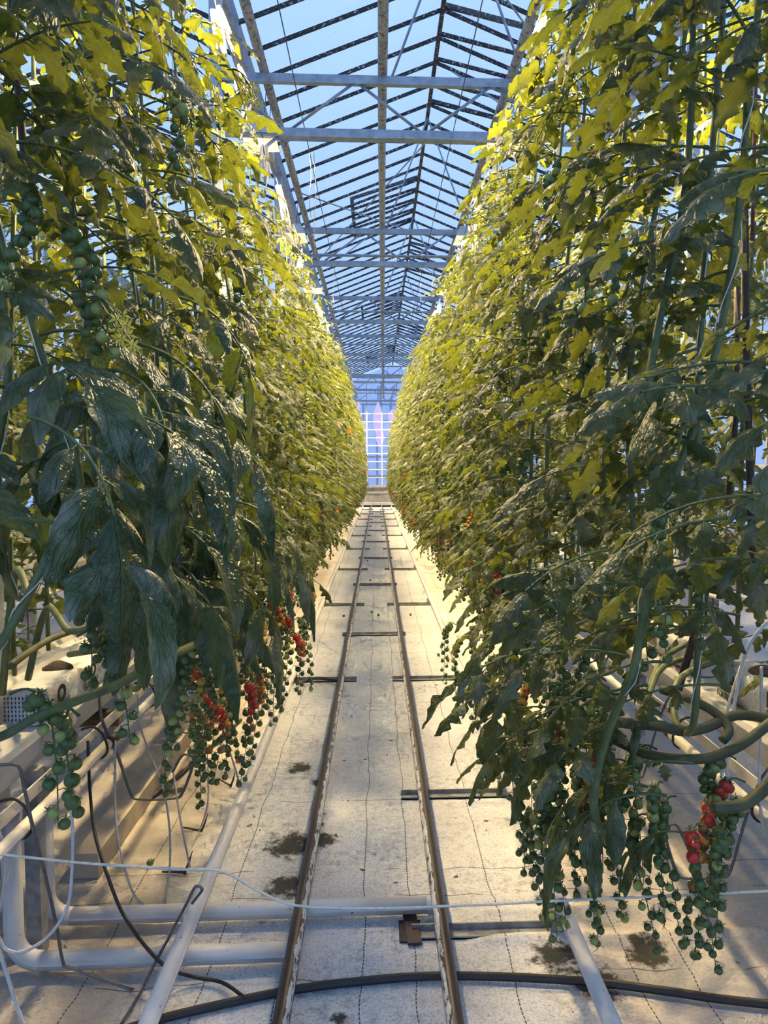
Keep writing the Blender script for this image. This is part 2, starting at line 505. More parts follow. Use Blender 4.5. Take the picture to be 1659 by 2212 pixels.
def make_roof(index, gx, y0, y1, vents):
    roof = tag(empty('ceiling', (0, 0, 0)), kind='structure')
    rx = gx + SPAN / 2; rz = EAVE + RISE
    half = math.hypot(SPAN / 2, RISE); ang = math.atan2(RISE, SPAN / 2)
    add_obj('ridge_beam', MB().obox((rx, y0, rz), (rx, y1, rz), 0.045, 0.07).mesh('ridge_beam', 'bar'), roof)
    pm = pane_mesh(half - 0.06, BAY - 0.025)
    bar_l = MB().obox((-half / 2, 0, 0), (half / 2, 0, 0), 0.026, 0.038).mesh('glazing_bar', 'bar')
    n = int((y1 - y0) / BAY)
    for i in range(n):
        y = y0 + i * BAY
        for s in (-1, 1):
            cx = rx + s * SPAN / 4; cz = EAVE + RISE / 2
            rot = (0, s * ang, 0)
            add_obj('glazing_bar', bar_l, roof, (cx, y, cz), rot)
            opened = any(v[0] == s and v[1] - 0.01 <= y < v[2] - 0.3 for v in vents)
            if not opened: add_obj('pane', pm, roof, (cx, y + BAY / 2, cz + 0.03), rot)
    return roof


def roof_gutter(name, gx, y0, y1, label):
    mb = MB()
    prof = [(-0.10, 0.10), (-0.06, 0.0), (0.06, 0.0), (0.10, 0.10), (0.09, 0.10), (0.055, 0.008), (-0.055, 0.008), (-0.09, 0.10)]
    V = [(gx + p[0], y, EAVE - 0.06 + p[1]) for y in (y0, y1) for p in prof]; k = len(prof)
    mb.add(V, [(i, (i + 1) % k, k + (i + 1) % k, k + i) for i in range(k)] + [tuple(range(k))[::-1], tuple(range(k, 2 * k))], None, 0, False)
    tag(add_obj(name, mb.mesh('trim', 'galv')), kind='structure')


VENTS = [(1, 8.24, 10.3), (-1, 12.88, 14.94), (1, 16.48, 18.54), (-1, 21.1, 23.2), (-1, 29.4, 31.4), (1, 25.2, 27.3)]
make_roof(0, GX, 0.0, 34.5, VENTS)
make_roof(1, GX - SPAN, 1.545, 18.5, [])
make_roof(2, GX + SPAN, 1.545, 18.5, [])
for i, k in enumerate((-1, 0, 1, 2)): roof_gutter('trim_%d' % (i + 1), GX + k * SPAN, 0.0, 34.5, '')

# ridge vents: hinged lights, some ajar
vent_names = {(1, 8.24): 'open roof vent on the right slope nearest the camera', (-1, 12.88): 'dark framed roof vent on the left slope, nearest of three',
              (1, 16.48): 'roof vent on the right slope, second from the camera', (-1, 21.1): 'roof vent on the left slope, second from the camera',
              (-1, 29.4): 'farthest roof vent on the left slope', (1, 25.2): 'farthest roof vent on the right slope'}
for (s, ya, yb) in VENTS:
    rx = GX + SPAN / 2; rz = EAVE + RISE + 0.05
    ang = math.atan2(RISE, SPAN / 2); op = R(9) if s == 1 else R(3)
    L = 1.25
    root = empty('roof_vent', (rx, ya, rz), (0, s * (ang - op), 0))
    tag(root, vent_names[(s, ya)], 'roof vent', 'ridge vents')
    ln = yb - ya
    add_obj('vent_frame', MB().obox((s * L, 0, 0), (s * L, ln, 0), 0.055, 0.05).obox((0, 0, 0), (s * L, 0, 0), 0.04, 0.05).obox((0, ln, 0), (s * L, ln, 0), 0.04, 0.05).mesh('vent_frame', 'bar'), root)
    vm = MB().box((-L / 2, -ln / 8 + 0.01, -0.002), (L / 2, ln / 8 - 0.01, 0.002)).mesh('pane', 'glass')
    bm = MB().obox((0, 0, 0), (s * L, 0, 0), 0.028, 0.04).mesh('vent_bar', 'bar')
    for k in range(4):
        add_obj('pane', vm, root, (s * L / 2, (k + 0.5) * ln / 4, 0.01))
        if k: add_obj('vent_bar', bm, root, (0, k * ln / 4, 0))
    # lower fixed part of the slope under the vent
    half = math.hypot(SPAN / 2, RISE)
    low = MB().obox((s * 0.1, ln * 0.5, -0.05), (s * (half * 0.75), ln * 0.5, -0.62), 0.018, 0.018).mesh('push_rod', 'galv')
    add_obj('push_rod', low, root)
    lp = MB().box((-0.5, -ln / 2, -0.002), (0.5, ln / 2, 0.002)).mesh('lower_pane', 'glass')
    d = (L + half) / 2
    roofpos = (s * (d * math.cos(op)), ln / 2, -d * math.sin(op) - 0.02)
    add_obj('lower_pane', lp, root, roofpos, (0, s * op, 0), ((half - L), 1, 1))

# ------------------------------------------------------------------ trusses, columns, overhead pipes
BOT, TOP = 4.72, 5.19
truss_label = ['%s roof truss from the camera, galvanised lattice across the aisle' % o for o in ORD]


def make_truss(i, y):
    t = tag(empty('roof_truss', (GX, y, BOT)), truss_label[i], 'roof truss', 'lattice trusses across the house')
    w = SPAN
    add_obj('top_chord', MB().obox((0, 0, TOP - BOT), (w, 0, TOP - BOT), 0.05, 0.075).mesh('top_chord', 'galv'), t)
    add_obj('bottom_chord', MB().obox((0, 0, 0), (w, 0, 0), 0.05, 0.075).mesh('bottom_chord', 'galv'), t)
    pitch = w / 7
    for k in range(7):
        a = (k * pitch + 0.03, 0, (TOP - BOT - 0.03) if k % 2 == 0 else 0.03); b = ((k + 1) * pitch - 0.03, 0, 0.03 if k % 2 == 0 else (TOP - BOT - 0.03))
        add_obj('diagonal', MB().tube([a, b], 0.014, 8).mesh('diagonal', 'galv'), t)
    # struts up to the ridge
    for (xa, xb) in ((SPAN / 2 - 0.62, SPAN / 2), (SPAN / 2 + 0.62, SPAN / 2)):
        add_obj('ridge_strut', MB().tube([(xa, 0, TOP - BOT), (xb, 0.0, EAVE + RISE - BOT - 0.04)], 0.012, 6).mesh('ridge_strut', 'galv'), t)


for i, y in enumerate(TRUSS_Y[1:]): make_truss(i, y)
for side, gx in (('left', GX), ('right', GX + SPAN)):
    for i, y in enumerate(TRUSS_Y):
        if side == 'right' and i > 3: continue
        if side == 'left' and i > 4: continue
        c = tag(empty('column', (gx, y, 0)), '%s square steel column from the camera in the %s crop row' % (ORD[i], side), 'column', 'house columns')
        add_obj('post', MB().box((-0.05, -0.05, 0), (0.05, 0.05, EAVE - 0.05)).mesh('post', 'column'), c)
        add_obj('base_plate', MB().box((-0.055, -0.1, 0), (0.055, 0.1, 0.012)).mesh('base_plate', 'galv'), c)
        for q in (-1, 1):
            add_obj('knee_brace', MB().tube([(0.04, 0, BOT - 0.45), (0.04 + 0.5, 0, BOT - 0.03)] if q > 0 else [(-0.04, 0, BOT - 0.45), (-0.54, 0, BOT - 0.03)], 0.016, 8).mesh('knee_brace', 'galv'), c)

for i in range(7):
    y = 7.7 + 4 * i
    tag(add_obj('cross_pipe', MB().tube([(GX, y, 5.17), (GX + SPAN, y, 5.17)], 0.024, 8).mesh('cross_pipe', 'galv')),
        '%s thin grey cross pipe from the camera, behind a roof truss' % ORD[i], 'pipe', 'cross pipes under the roof')
    # wind brace rods on the left slope
for i, (a, b) in enumerate((((GX + 0.1, 11.2, 6.0), (0.74, 15.2, 6.72)), ((GX + 0.1, 15.2, 6.0), (0.74, 11.2, 6.72)), ((GX + SPAN, 9.2, 6.0), (0.76, 6.9, 6.72)), ((GX + 0.1, 21.2, 6.0), (0.74, 25.2, 6.72)))):
    tag(add_obj('wind_brace', MB().tube([a, b], 0.011, 6).mesh('wind_brace', 'galv')),
        ['thin brace rod rising towards the ridge on the left slope', 'thin brace rod crossing the other one on the left slope', 'thin brace rod on the right slope near the open vent', 'thin brace rod far down the left slope'][i], 'brace rod')

# overhead heating pipes lying on the truss chords
OPZ = 5.27


def long_pipe(name, pts, r, mat, label, cat='pipe', seg=12, group=None):
    return tag(add_obj(name, MB().tube(pts, r, seg).mesh(name, mat)), label, cat, group)


long_pipe('overhead_pipe', [(0.045, 1.5, OPZ), (0.06, 8, OPZ), (0.16, 20, OPZ - 0.02), (0.31, 34.4, OPZ - 0.04)], 0.043, 'pipe_rusty', 'rust spotted pipe running under the ridge along the middle of the aisle')
long_pipe('overhead_pipe', [(-1.00, 2.0, OPZ), (-1.02, 34.4, OPZ)], 0.043, 'pipe_rusty', 'rust spotted overhead pipe above the left crop row')
long_pipe('overhead_pipe', [(1.23, 2.0, OPZ), (1.20, 34.4, OPZ)], 0.043, 'pipe_rusty', 'rust spotted overhead pipe above the right crop row')
long_pipe('overhead_pipe', [(-1.72, 5.0, OPZ), (-1.72, 20, OPZ)], 0.043, 'pipe_rusty', 'rust spotted overhead pipe behind the left column')
long_pipe('steel_cable', [(-0.69, 2.0, 4.98), (-0.69, 34, 4.98)], 0.0045, 'wire', 'thin dark steel cable overhead on the left of the aisle', 'cable', 6)
long_pipe('steel_cable', [(0.745, 2.0, 4.98), (0.745, 34, 4.98)], 0.0045, 'wire', 'thin dark steel cable overhead on the right of the aisle', 'cable', 6)
for (x, nm) in ((-0.98, 'left'), (1.06, 'right')):
    long_pipe('crop_wire', [(x, 1.5, 4.56), (x, 34, 4.56)], 0.003, 'wire', 'crop wire that carries the twine above the %s row' % nm, 'wire', 5)

# cords dangling from the trusses
for i, (px, py0, py1, Y) in enumerate(((668, 320, 470, 6.65), (678, 330, 560, 6.9), (1110, 320, 430, 6.65), (906, 577, 650, 10.6), (932, 577, 640, 10.6), (718, 574, 660, 10.6), (865, 770, 800, 18.6), (775, 766, 810, 18.6))):
    a = at(px, py0, Y); b = at(px + 4, py1, Y)
    pts = smooth_path([a, a.lerp(b, 0.4) + Vector((0.012, 0, 0)), a.lerp(b, 0.7) - Vector((0.012, 0, 0)), b])
    tag(add_obj('hanging_cord', MB().tube(pts, 0.0025, 5).mesh('hanging_cord', 'black' if i < 3 else 'twine')),
        ['pale cord dangling from the first truss, left one of a pair', 'pale cord dangling from the first truss, right one of a pair', 'pale cord dangling from the first truss by the right row', 'loose cord below the second truss, nearer the ridge line', 'loose cord below the second truss, beside the right row', 'loose cord below the second truss, beside the left row', 'short cord far away right of the rusty pipe', 'short cord far away left of the rusty pipe'][i], 'cord')

# ------------------------------------------------------------------ end wall
wb = tag(empty('wall_back', (0, 34.6, 0)), kind='structure')
add_obj('curb', MB().box((X0, -0.12, 0), (X1, 0.12, 1.0)).mesh('curb', 'concrete'), wb)
for (z, h, d, mat) in ((0.70, 0.035, 0.10, 'white_frame'), (0.16, 0.06, 0.35, 'white_frame'), (1.0, 0.05, 0.16, 'galv')):
    add_obj('ledge', MB().box((X0, -0.12 - d, z - h), (X1, -0.1, z + h)).mesh('ledge', mat), wb)
zs = [1.03] + [1.42 + 0.385 * i for i in range(9)]
gz = [z for z in zs if z < 4.9]
bar_h = MB().box((X0, -0.04, -0.022), (X1, 0.03, 0.022)).mesh('glazing_bar', 'white_frame')
for z in gz[1:]: add_obj('glazing_bar', bar_h, wb, (0, 0, z))
mull = MB().box((-0.02, -0.03, 1.0), (0.02, 0.03, EAVE)).mesh('mullion', 'white_frame')
for k in range(17): add_obj('mullion', mull, wb, (-5.4 + 0.725 * k - 0.17, 0, 0))
for k in range(16):
    xa = -5.4 + 0.725 * k - 0.17
    for j in range(len(gz)):
        za = gz[j]; zb = gz[j + 1] if j + 1 < len(gz) else EAVE
        if abs(xa) > 2.2 and j > 0: continue
        if abs(xa) > 2.2: zb = EAVE
        add_obj('pane', MB().box((0.03, -0.003, za), (0.695, 0.003, zb)).mesh('pane', 'glass_end'), wb, (xa, 0, 0))
for g in (-1, 0, 1):
    gx = GX + g * SPAN
    tri = [(gx, 0, EAVE), (gx + SPAN, 0, EAVE), (gx + SPAN / 2, 0, EAVE + RISE)]
    tv = [(p[0], -0.003, p[2]) for p in tri] + [(p[0], 0.003, p[2]) for p in tri]
    add_obj('gable_pane', MB().add(tv, [(0, 1, 2), (5, 4, 3), (0, 3, 4, 1), (1, 4, 5, 2), (2, 5, 3, 0)], None, 0, False).mesh('gable_pane', 'glass_end'), wb)
    add_obj('gable_bar', MB().obox(tri[0], tri[1], 0.06, 0.07).mesh('gable_bar', 'white_frame'), wb)
wf = tag(empty('wall_front', (0, YA, 0)), kind='structure')
add_obj('curb', MB().box((X0, -0.1, 0), (X1, 0, 0.5)).mesh('curb', 'concrete'), wf)
for k in range(8):
    xa = X0 + k * (X1 - X0) / 7
    add_obj('mullion', MB().box((-0.03, -0.06, 0.5), (0.03, 0, EAVE)).mesh('mullion', 'white_frame'), wf, (xa, 0, 0))
    if k < 7: add_obj('pane', MB().box((0.03, -0.033, 0.5), ((X1 - X0) / 7 - 0.03, -0.027, EAVE)).mesh('pane', 'glass'), wf, (xa, 0, 0))
# side walls
for nm, x in (('wall_left', X0), ('wall_right', X1)):
    w_ = tag(empty(nm, (x, 0, 0)), kind='structure')
    add_obj('curb', MB().box((-0.08, YA, 0), (0.08, YB, 0.5)).mesh('curb', 'concrete'), w_)
    pm = MB().box((-0.003, 0.03, 0.5), (0.003, 1.95, EAVE)).mesh('pane', 'glass_end')
    sm = MB().box((-0.03, -0.03, 0.5), (0.03, 0.03, EAVE)).mesh('mullion', 'white_frame')
    for k in range(18):
        add_obj('pane', pm, w_, (0, YA + 1.977 * k, 0)); add_obj('mullion', sm, w_, (0, YA + 1.977 * k, 0))
    for z in (1.8, 3.2, 4.6): add_obj('rail_bar', MB().box((-0.025, YA, z - 0.03), (0.025, YB, z + 0.03)).mesh('rail_bar', 'white_frame'), w_)

# the neighbouring compartment behind the end glass, with magenta grow lights
for i, (px, py, Y, h) in enumerate(((769, 877, 44, 0.9), (815, 905, 42, 2.0), (820, 945, 46, 1.3), (846, 900, 44, 0.9))):
    p = at(px, py, Y)
    t = tag(empty('grow_light', p), ['magenta grow light seen through the end glass, leftmost', 'magenta grow light in the middle of the end glass', 'lower violet grow light in the end glass', 'magenta grow light at the right edge of the end glass'][i], 'grow light', 'pink lights beyond the end wall')
    add_obj('tube', MB().tube([(0.05 * k / 8, 0, -h / 2 + h * k / 8) for k in range(9)], [0.24 * (0.15 + math.sin(math.pi * k / 8)) for k in range(9)], 10).mesh('tube', 'pink_tube'), t)
    add_obj('hanger', MB().tube([(0.05, 0, h / 2), (0.05, 0, 6.4 - p.z)], 0.012, 6).mesh('hanger', 'galv'), t)
tag(add_obj('neighbour_ground', MB().box((-14, 34.8, -0.05), (14, 60, 0.0)).mesh('neighbour_ground', 'concrete')), kind='structure')
NBX = [at(px, py, Y).x for (px, py, Y) in ((769, 877, 44), (815, 905, 42), (820, 945, 46), (846, 900, 44))]
nb = tag(empty('neighbour_house', (0, 52, 0)), 'dim grey greenhouse bay seen through the end glass', 'greenhouse')
for k in range(13):
    add_obj('post', MB().box((-0.08, -0.08, 0), (0.08, 0.08, 6.6)).mesh('post', 'galv_dull'), nb, (-6 + k, 0, 0))
for x in NBX: add_obj('roof_beam', MB().box((x, -12, 6.38), (x + 0.1, 0, 6.5)).mesh('roof_beam', 'galv_dull'), nb)
for z in (1.4, 2.8, 4.2, 5.4, 6.6): add_obj('cross_bar', MB().box((-7, -0.06, z - 0.07), (7, 0.06, z + 0.07)).mesh('cross_bar', 'galv_dull'), nb)

# ------------------------------------------------------------------ pipe rail track
RLX, RRX, RZ = -0.283, 0.222, 0.088
tr = tag(empty('pipe_rail_track', (-0.03, 2, 0)), 'pair of worn brown rails on zinc sleepers down the aisle', 'rail track')


def along(x0, x1, y0, y1, n=24): return [(x0 + (x1 - x0) * k / n, y0 + (y1 - y0) * k / n) for k in range(n + 1)]


for (x, s) in ((RLX, 1), (RRX, -1)):
    # oval rail section, paint left on its inner flank
    prof = []
    for k in range(15):
        a = 2 * math.pi * k / 14
        prof.append((0.026 * math.cos(a), 0.030 * math.sin(a), k / 14))
    V = []; UV = []; F = []
    path = along(x, x + (0.0 if s > 0 else -0.0), 1.2, 33.3, 40)
    for (cx, cyy) in path:
        for (px_, pz_, v_) in prof:
            V.append((cx + px_ * s, cyy, RZ + pz_)); UV.append((cyy, v_))
    k = 15
    for i in range(len(path) - 1):
        for j in range(14):
            q = (i * k + j, i * k + j + 1, (i + 1) * k + j + 1, (i + 1) * k + j)
            F.append(q if s < 0 else q[::-1])
    add_obj('rail', MB().add(V, F, UV).mesh('rail', 'rail'), tr, (0.03, -2, 0))


def sleeper(xa, xb, y, feet, h=0.030, w=0.055):
    mb = MB().box((xa, y - w / 2, 0.002), (xb, y + w / 2, 0.008)).box((xa, y + w / 2 - 0.006, 0.002), (xb, y + w / 2, h)).box((xa, y - w / 2, 0.002), (xb, y - w / 2 + 0.005, 0.014))
    sl = add_obj('sleeper', mb.mesh('sleeper', 'galv_dull'), tr, (0.03, -2, 0))
    for (fx, tw, top) in feet:
        add_obj('bracket', MB().box((fx - tw / 2, y - 0.022, 0.004), (fx + tw / 2, y + 0.022, top)).mesh('bracket', 'galv_dull'), sl)


SIDE_Y = [5.65 + 3.25 * i for i in range(9)]
MID_Y = [7.25 + 3.25 * i for i in range(9)]
for y in [2.48, 3.58] + SIDE_Y:
    if y < 33: sleeper(0.12, 0.70, y, [(RRX - 0.012, 0.010, RZ - 0.02), (0.645, 0.045, 0.085)])
for y in SIDE_Y:
    if y < 33: sleeper(-0.74, -0.17, y, [(RLX + 0.012, 0.010, RZ - 0.02), (-0.67, 0.045, 0.085)])
for y in MID_Y:
    if y < 33: sleeper(-0.36, 0.29, y, [(RLX + 0.012, 0.010, RZ - 0.02), (RRX - 0.012, 0.010, RZ - 0.02)])

# side heating pipes
HPZ = 0.112
long_pipe('heating_pipe', [(-0.655, 1.2, HPZ), (-0.66, 6, HPZ), (-0.67, 16, HPZ), (-0.67, 33.2, HPZ)], 0.027, 'pipe_white', 'chipped white heating pipe along the floor left of the rails')
long_pipe('heating_pipe', [(0.665, 1.2, HPZ), (0.66, 6, HPZ), (0.655, 16, HPZ), (0.65, 33.2, HPZ)], 0.027, 'pipe_white', 'chipped white heating pipe along the floor right of the rails')

# feed pipes crossing under the rails from the left, with elbows and risers
for (Yp, xe, lab, xr) in ((2.335, RLX - 0.005, 'lower white feed pipe with elbow, ending at the left rail', -1.21), (2.575, RRX - 0.01, 'upper white feed pipe with elbow, ending at the right rail', -1.215)):
    root = tag(empty('feed_pipe', (xr, Yp, 0)), lab, 'pipe', 'feed pipes crossing the aisle')
    r = 0.031; z = 0.052; b = 0.09
    pts = [(0, 0, 0.60), (0, 0, z + b)]
    for k in range(1, 7):
        a = k / 6 * math.pi / 2
        pts.append((b - b * math.cos(a), 0, z + b - b * math.sin(a)))
    add_obj('riser', MB().tube(pts, r, 14).mesh('riser', 'pipe_white'), root)
    add_obj('run', MB().tube([(b - 0.005, 0, z), (xe - xr, 0.01, z)], r * 0.985, 14).mesh('run', 'pipe_white'), root)
    add_obj('socket', MB().tube([(xe - xr - 0.03, 0.01, z), (xe - xr + 0.005, 0.01, z)], r * 1.08, 14).mesh('socket', 'pipe_white'), root)
tag(add_obj('support_post', MB().box((-1.215, 2.43, 0.0), (-1.165, 2.48, 0.66)).mesh('support_post', 'galv_dull')), 'grey square gutter post between the two white risers', 'post')
# odd packing plates under the near right sleeper
tag(add_obj('rubber_pad', MB().box((0.075, 2.44, 0.004), (0.155, 2.56, 0.010)).mesh('rubber_pad', 'black'), rot=(0, 0, 0)), 'black rubber pad under the nearest sleeper end', 'pad')
tag(add_obj('rusty_plate', MB().obox((0.128, 2.42, 0.014), (0.112, 2.66, 0.014), 0.05, 0.008).mesh('rusty_plate', 'dark_post')), 'brown rusty plate lying over the black pad', 'plate')

# ------------------------------------------------------------------ growing gutters with bags


def crop_gutter(side, xn, xf, label):
    """xn near (aisle) edge, xf far edge"""
    g = tag(empty('growing_gutter', ((xn + xf) / 2, 2.0, 0)), label, 'gutter')
    ox = -(xn + xf) / 2; s = 1 if xn > xf else -1
    y0, y1 = 1.3, 32.5
    zt, zb = 0.775, 0.655
    lip = 0.5 if abs(xn - xf) < 0.3 else 1.0
    prof = [(xn, zt), (xn + s * 0.012, zt - 0.02), (xn - s * 0.015, zb), (xf + s * 0.015, zb), (xf - s * 0.012, zt - 0.02), (xf, zt), (xf + s * 0.03 * lip, zt), (xf + s * 0.06 * lip, zt - 0.025), (xn - s * 0.06 * lip, zt - 0.025), (xn - s * 0.03 * lip, zt)]
    yy = [y0, 2.2, 3, 4, 6, 9, 14, 22, y1]
    V = [(p[0] + ox, y - 2.0, p[1]) for y in yy for p in prof]; k = len(prof)
    F = [((j * k + i), (j * k + (i + 1) % k), ((j + 1) * k + (i + 1) % k), ((j + 1) * k + i)) for j in range(len(yy) - 1) for i in range(k)]
    F += [tuple(range(k)), tuple((len(yy) - 1) * k + i for i in range(k))]
    add_obj('trough', MB().add(V, F, [(v[1], v[2]) for v in V], 0, False).mesh('trough', 'gutter_paint'), g)
    # drain strip under the aisle edge
    e = xn + s * 0.03
    add_obj('drain_strip', MB().box((min(e, e - s * 0.05) + ox, y0 - 2, 0.585), (max(e, e - s * 0.05) + ox, y1 - 2, 0.592)).box((e + ox - 0.003, y0 - 2, 0.585), (e + ox + 0.003, y1 - 2, 0.63)).mesh('drain_strip', 'pipe_white'), g)
    leg = MB().box((-0.025, -0.025, 0), (0.025, 0.025, 0.655)).mesh('leg', 'galv_dull')
    y = 4.4
    while y < 32:
        for x in (xn - s * 0.06, xf + s * 0.06): add_obj('leg', leg, g, (x + ox, y - 2, 0))
        y += 2.2
    # growth pipe hung on black hooks
    gp = xn + s * 0.085
    pipe = tag(empty('growth_pipe', (gp, 2, 0.57)), 'white pipe with black couplings hung below the %s gutter edge' % side, 'pipe')
    a = 1.3
    for b in (2.95, 5.2, 8.0, 12.0, 18.0, 26.0, 32.0):
        add_obj('pipe_length', MB().tube([(0, a - 2, 0), (0, b - 2.02, 0)], 0.021, 10).mesh('pipe_length', 'pipe_white'), pipe)
        add_obj('coupling', MB().tube([(0, b - 2.05, 0), (0, b - 1.97, 0)], 0.0235, 10).mesh('coupling', 'black'), pipe)
        a = b
    hk = MB().tube(smooth_path([(-s * 0.07, 0, 0.09), (-s * 0.02, 0, 0.10), (s * 0.018, 0, 0.06), (s * 0.030, 0, 0.0), (0, 0, -0.028), (-s * 0.025, 0, -0.005)], 3), 0.005, 6).mesh('hook', 'black')
    y = 2.2
    while y < 20: add_obj('hook', hk, pipe, (0, y - 2, 0)); y += 0.62
    return g


crop_gutter('left', -1.19, -1.35, 'grimy white growing gutter on legs under the left row')
crop_gutter('right', 1.33, 1.74, 'grimy white growing gutter on legs under the right row')


def text_mesh(body, size, mat, bold=0.0):
    c = bpy.data.curves.new('print', 'FONT'); c.body = body; c.size = size; c.extrude = 0.0006; c.resolution_u = 3
    c.offset = bold
    o = bpy.data.objects.new('print_tmp', c); COL.objects.link(o)
    dg = bpy.context.evaluated_depsgraph_get()
    me = bpy.data.meshes.new_from_object(o.evaluated_get(dg))
    bpy.data.objects.remove(o); bpy.data.curves.remove(c)
    me.materials.clear(); me.materials.append(M[mat]); me.name = 'print'
    return me


def bag_mesh(L, w, h, seed):
    r = random.Random(seed); nx_, ny_, nz_ = 5, 14, 4
    # rounded, slightly slumped slab, built as a superellipse loft along y
    V = []; F = []; seg = 20
    for j in range(ny_ + 1):
        t = j / ny_; y = (t - 0.5) * L
        e = min(1.0, min(t, 1 - t) / 0.07 + 0.35) if 0 < j < ny_ else 0.30
        hh = h * (0.9 + 0.12 * noise.noise((t * 4, seed, 0)))
        for k in range(seg):
            a = 2 * math.pi * k / seg + math.pi / 4; c, s_ = math.cos(a), math.sin(a)
            n_ = 5.0
            rr = (abs(c) ** n_ + abs(s_) ** n_) ** (-1 / n_)
            ex = 1.0 if e > 0.99 else (0.93 if 0 < j < ny_ else 0.90)
            V.append((rr * c * w / 2 * ex + 0.004 * noise.noise((t * 9, k * .7, seed)), y, hh / 2 + rr * s_ * hh / 2 * (0.98 if s_ < 0 else ex) + 0.006 * noise.noise((t * 11, k * .6, seed + 5)) * (s_ > 0)))
    for j in range(ny_):
        for k in range(seg): F.append((j * seg + k, j * seg + (k + 1) % seg, (j + 1) * seg + (k + 1) % seg, (j + 1) * seg + k))
    F.append(tuple(range(seg))); F.append(tuple(ny_ * seg + k for k in range(seg))[::-1])
    return MB().add(V, F).mesh('film', 'bag')


T_BIO = text_mesh('BIO', 0.075, 'ink', 0.0035); T_GROW = text_mesh('GROW', 0.044, 'ink'); T_NAT = text_mesh('NATURE', 0.038, 'ink')
T_O = text_mesh('O', 0.085, 'ink', 0.0045); T_OW = text_mesh('OW', 0.05, 'ink', 0.0015); T_RE = text_mesh('RE', 0.04, 'ink')
BAGS = [bag_mesh(0.92, 0.172, 0.165, 3), bag_mesh(0.92, 0.172, 0.16, 8)]
sprig = MB().tube([(0, 0, 0), (0, 0, 0.02), (0, 0, 0.04)], [0.06, 0.055, 0.02], 10).mesh('rock_wool_block', 'soil')


def grow_bag(side, xc, yc, i, label):
    root = tag(empty('grow_bag', (xc, yc, 0.752)), label, 'grow bag', 'white grow bags on the %s gutter' % side)
    add_obj('film', BAGS[i % 2], root)
    s = 1 if side == 'left' else -1
    fx = s * 0.0935
    # text reads on the aisle face: rotate so that the letters face the aisle
    rot = (R(90), 0, R(90) * s)
    def put(me, along_y, z, sc=1.0):
        add_obj('print', me, root, (fx, along_y, z), rot, (sc, sc, sc))
    if side == 'left':
        put(T_O, -0.435, 0.075); put(T_OW, -0.43, 0.040); put(T_RE, -0.425, 0.010)
        put(T_BIO, -0.20, 0.085); put(T_GROW, -0.20, 0.045); put(T_NAT, -0.20, 0.010)
        put(T_BIO, 0.16, 0.085); put(T_GROW, 0.16, 0.045); put(T_NAT, 0.16, 0.010)
    else:
        put(T_BIO, 0.405, 0.082); put(T_GROW, 0.400, 0.044); put(T_NAT, 0.420, 0.008)
        put(T_BIO, 0.05, 0.082); put(T_GROW, 0.05, 0.044); put(T_NAT, 0.06, 0.008)
    # block of rooting medium on top, with a slit
    for k, yy in enumerate((-0.22, 0.24)): add_obj('root_block', sprig, root, (0, yy, 0.135))
    if i == 0 and side == 'left':
        bar = MB()
        for k in range(9):
            for q in range(6): bar.box((-0.085 + k * 0.013, -0.4665, 0.02 + q * 0.016), (-0.081 + k * 0.013, -0.465, 0.03 + q * 0.016))
        add_obj('small_print', bar.mesh('small_print', 'ink_grey'), root)


for i in range(7):
    grow_bag('left', -1.274, 3.07 + 1.15 * i, i, '%s white grow bag from the camera on the left gutter' % ORD[i])
for i in range(7):
    grow_bag('right', 1.50, 2.42 + 1.15 * i, i, '%s white grow bag from the camera on the right gutter' % ORD[i])

# ------------------------------------------------------------------ sodium lamps above the rows
refl = MB()
prof = [(-0.15, 0.0), (-0.13, 0.06), (-0.07, 0.11), (0.07, 0.11), (0.13, 0.06), (0.15, 0.0)]
V = [(p[0], y, p[1]) for y in (-0.19, 0.19) for p in prof]
refl.add(V, [(i, i + 1, 6 + i + 1, 6 + i) for i in range(5)], None, 0, False)
V2 = [(p[0] * 1.03, y, p[1] + 0.006) for y in (-0.195, 0.195) for p in prof]
refl.add(V2, [(6 + i, 6 + i + 1, i + 1, i) for i in range(5)] + [(0, 1, 2, 3, 4, 5), (11, 10, 9, 8, 7, 6)], None, 0, False)
REFL = refl.mesh('reflector', 'housing')
FINS = MB()
for k in range(7): FINS.box((-0.10, -0.17 + k * 0.05, 0.116), (0.10, -0.155 + k * 0.05, 0.135))
FINS = FINS.mesh('cooling_fins', 'housing')
BULB = MB().lathe([(0.0, -0.11), (0.02, -0.10), (0.026, -0.04), (0.026, 0.04), (0.02, 0.10), (0.0, 0.11)], 12).mesh('bulb', 'bulb')
BALL = MB().box((-0.06, 0.22, 0.03), (0.06, 0.46, 0.15)).box((-0.05, 0.19, 0.06), (0.05, 0.22, 0.12)).mesh('ballast', 'housing')
HANG = [MB().tube([(0, 0.1, 0.115), (dx, 0.1, 0.54)], 0.004, 6).mesh('hanger', 'wire') for dx in (0.04, 0.03)]
LB = bpy.data.lights.new('sodium_glow', 'AREA'); LB.shape = 'RECTANGLE'; LB.size = 0.26; LB.size_y = 0.34
LB.energy = LAMP_WATTS; LB.color = LAMP_COLOR
for side, x in (('left', -1.06), ('right', 1.17)):
    for i in range(12):
        y = 4.08 + 2.68 * i
        n = i
        lab = '%s warm sodium lamp from the camera above the %s row' % (ORD[n], side)
        t = tag(empty('sodium_lamp', (x, y, 4.70)), lab, 'lamp', 'sodium lamps above the rows')
        add_obj('reflector', REFL, t); add_obj('cooling_fins', FINS, t)
        add_obj('bulb', BULB, t, (0, 0, 0.03), (R(90), 0, 0))
        add_obj('ballast', BALL, t)
        for dy in (0, 0.28): add_obj('hanger', HANG[side == 'right'], t, (0, dy, 0))
        add_obj('lamp_light', LB, t, (0, 0, -0.012))

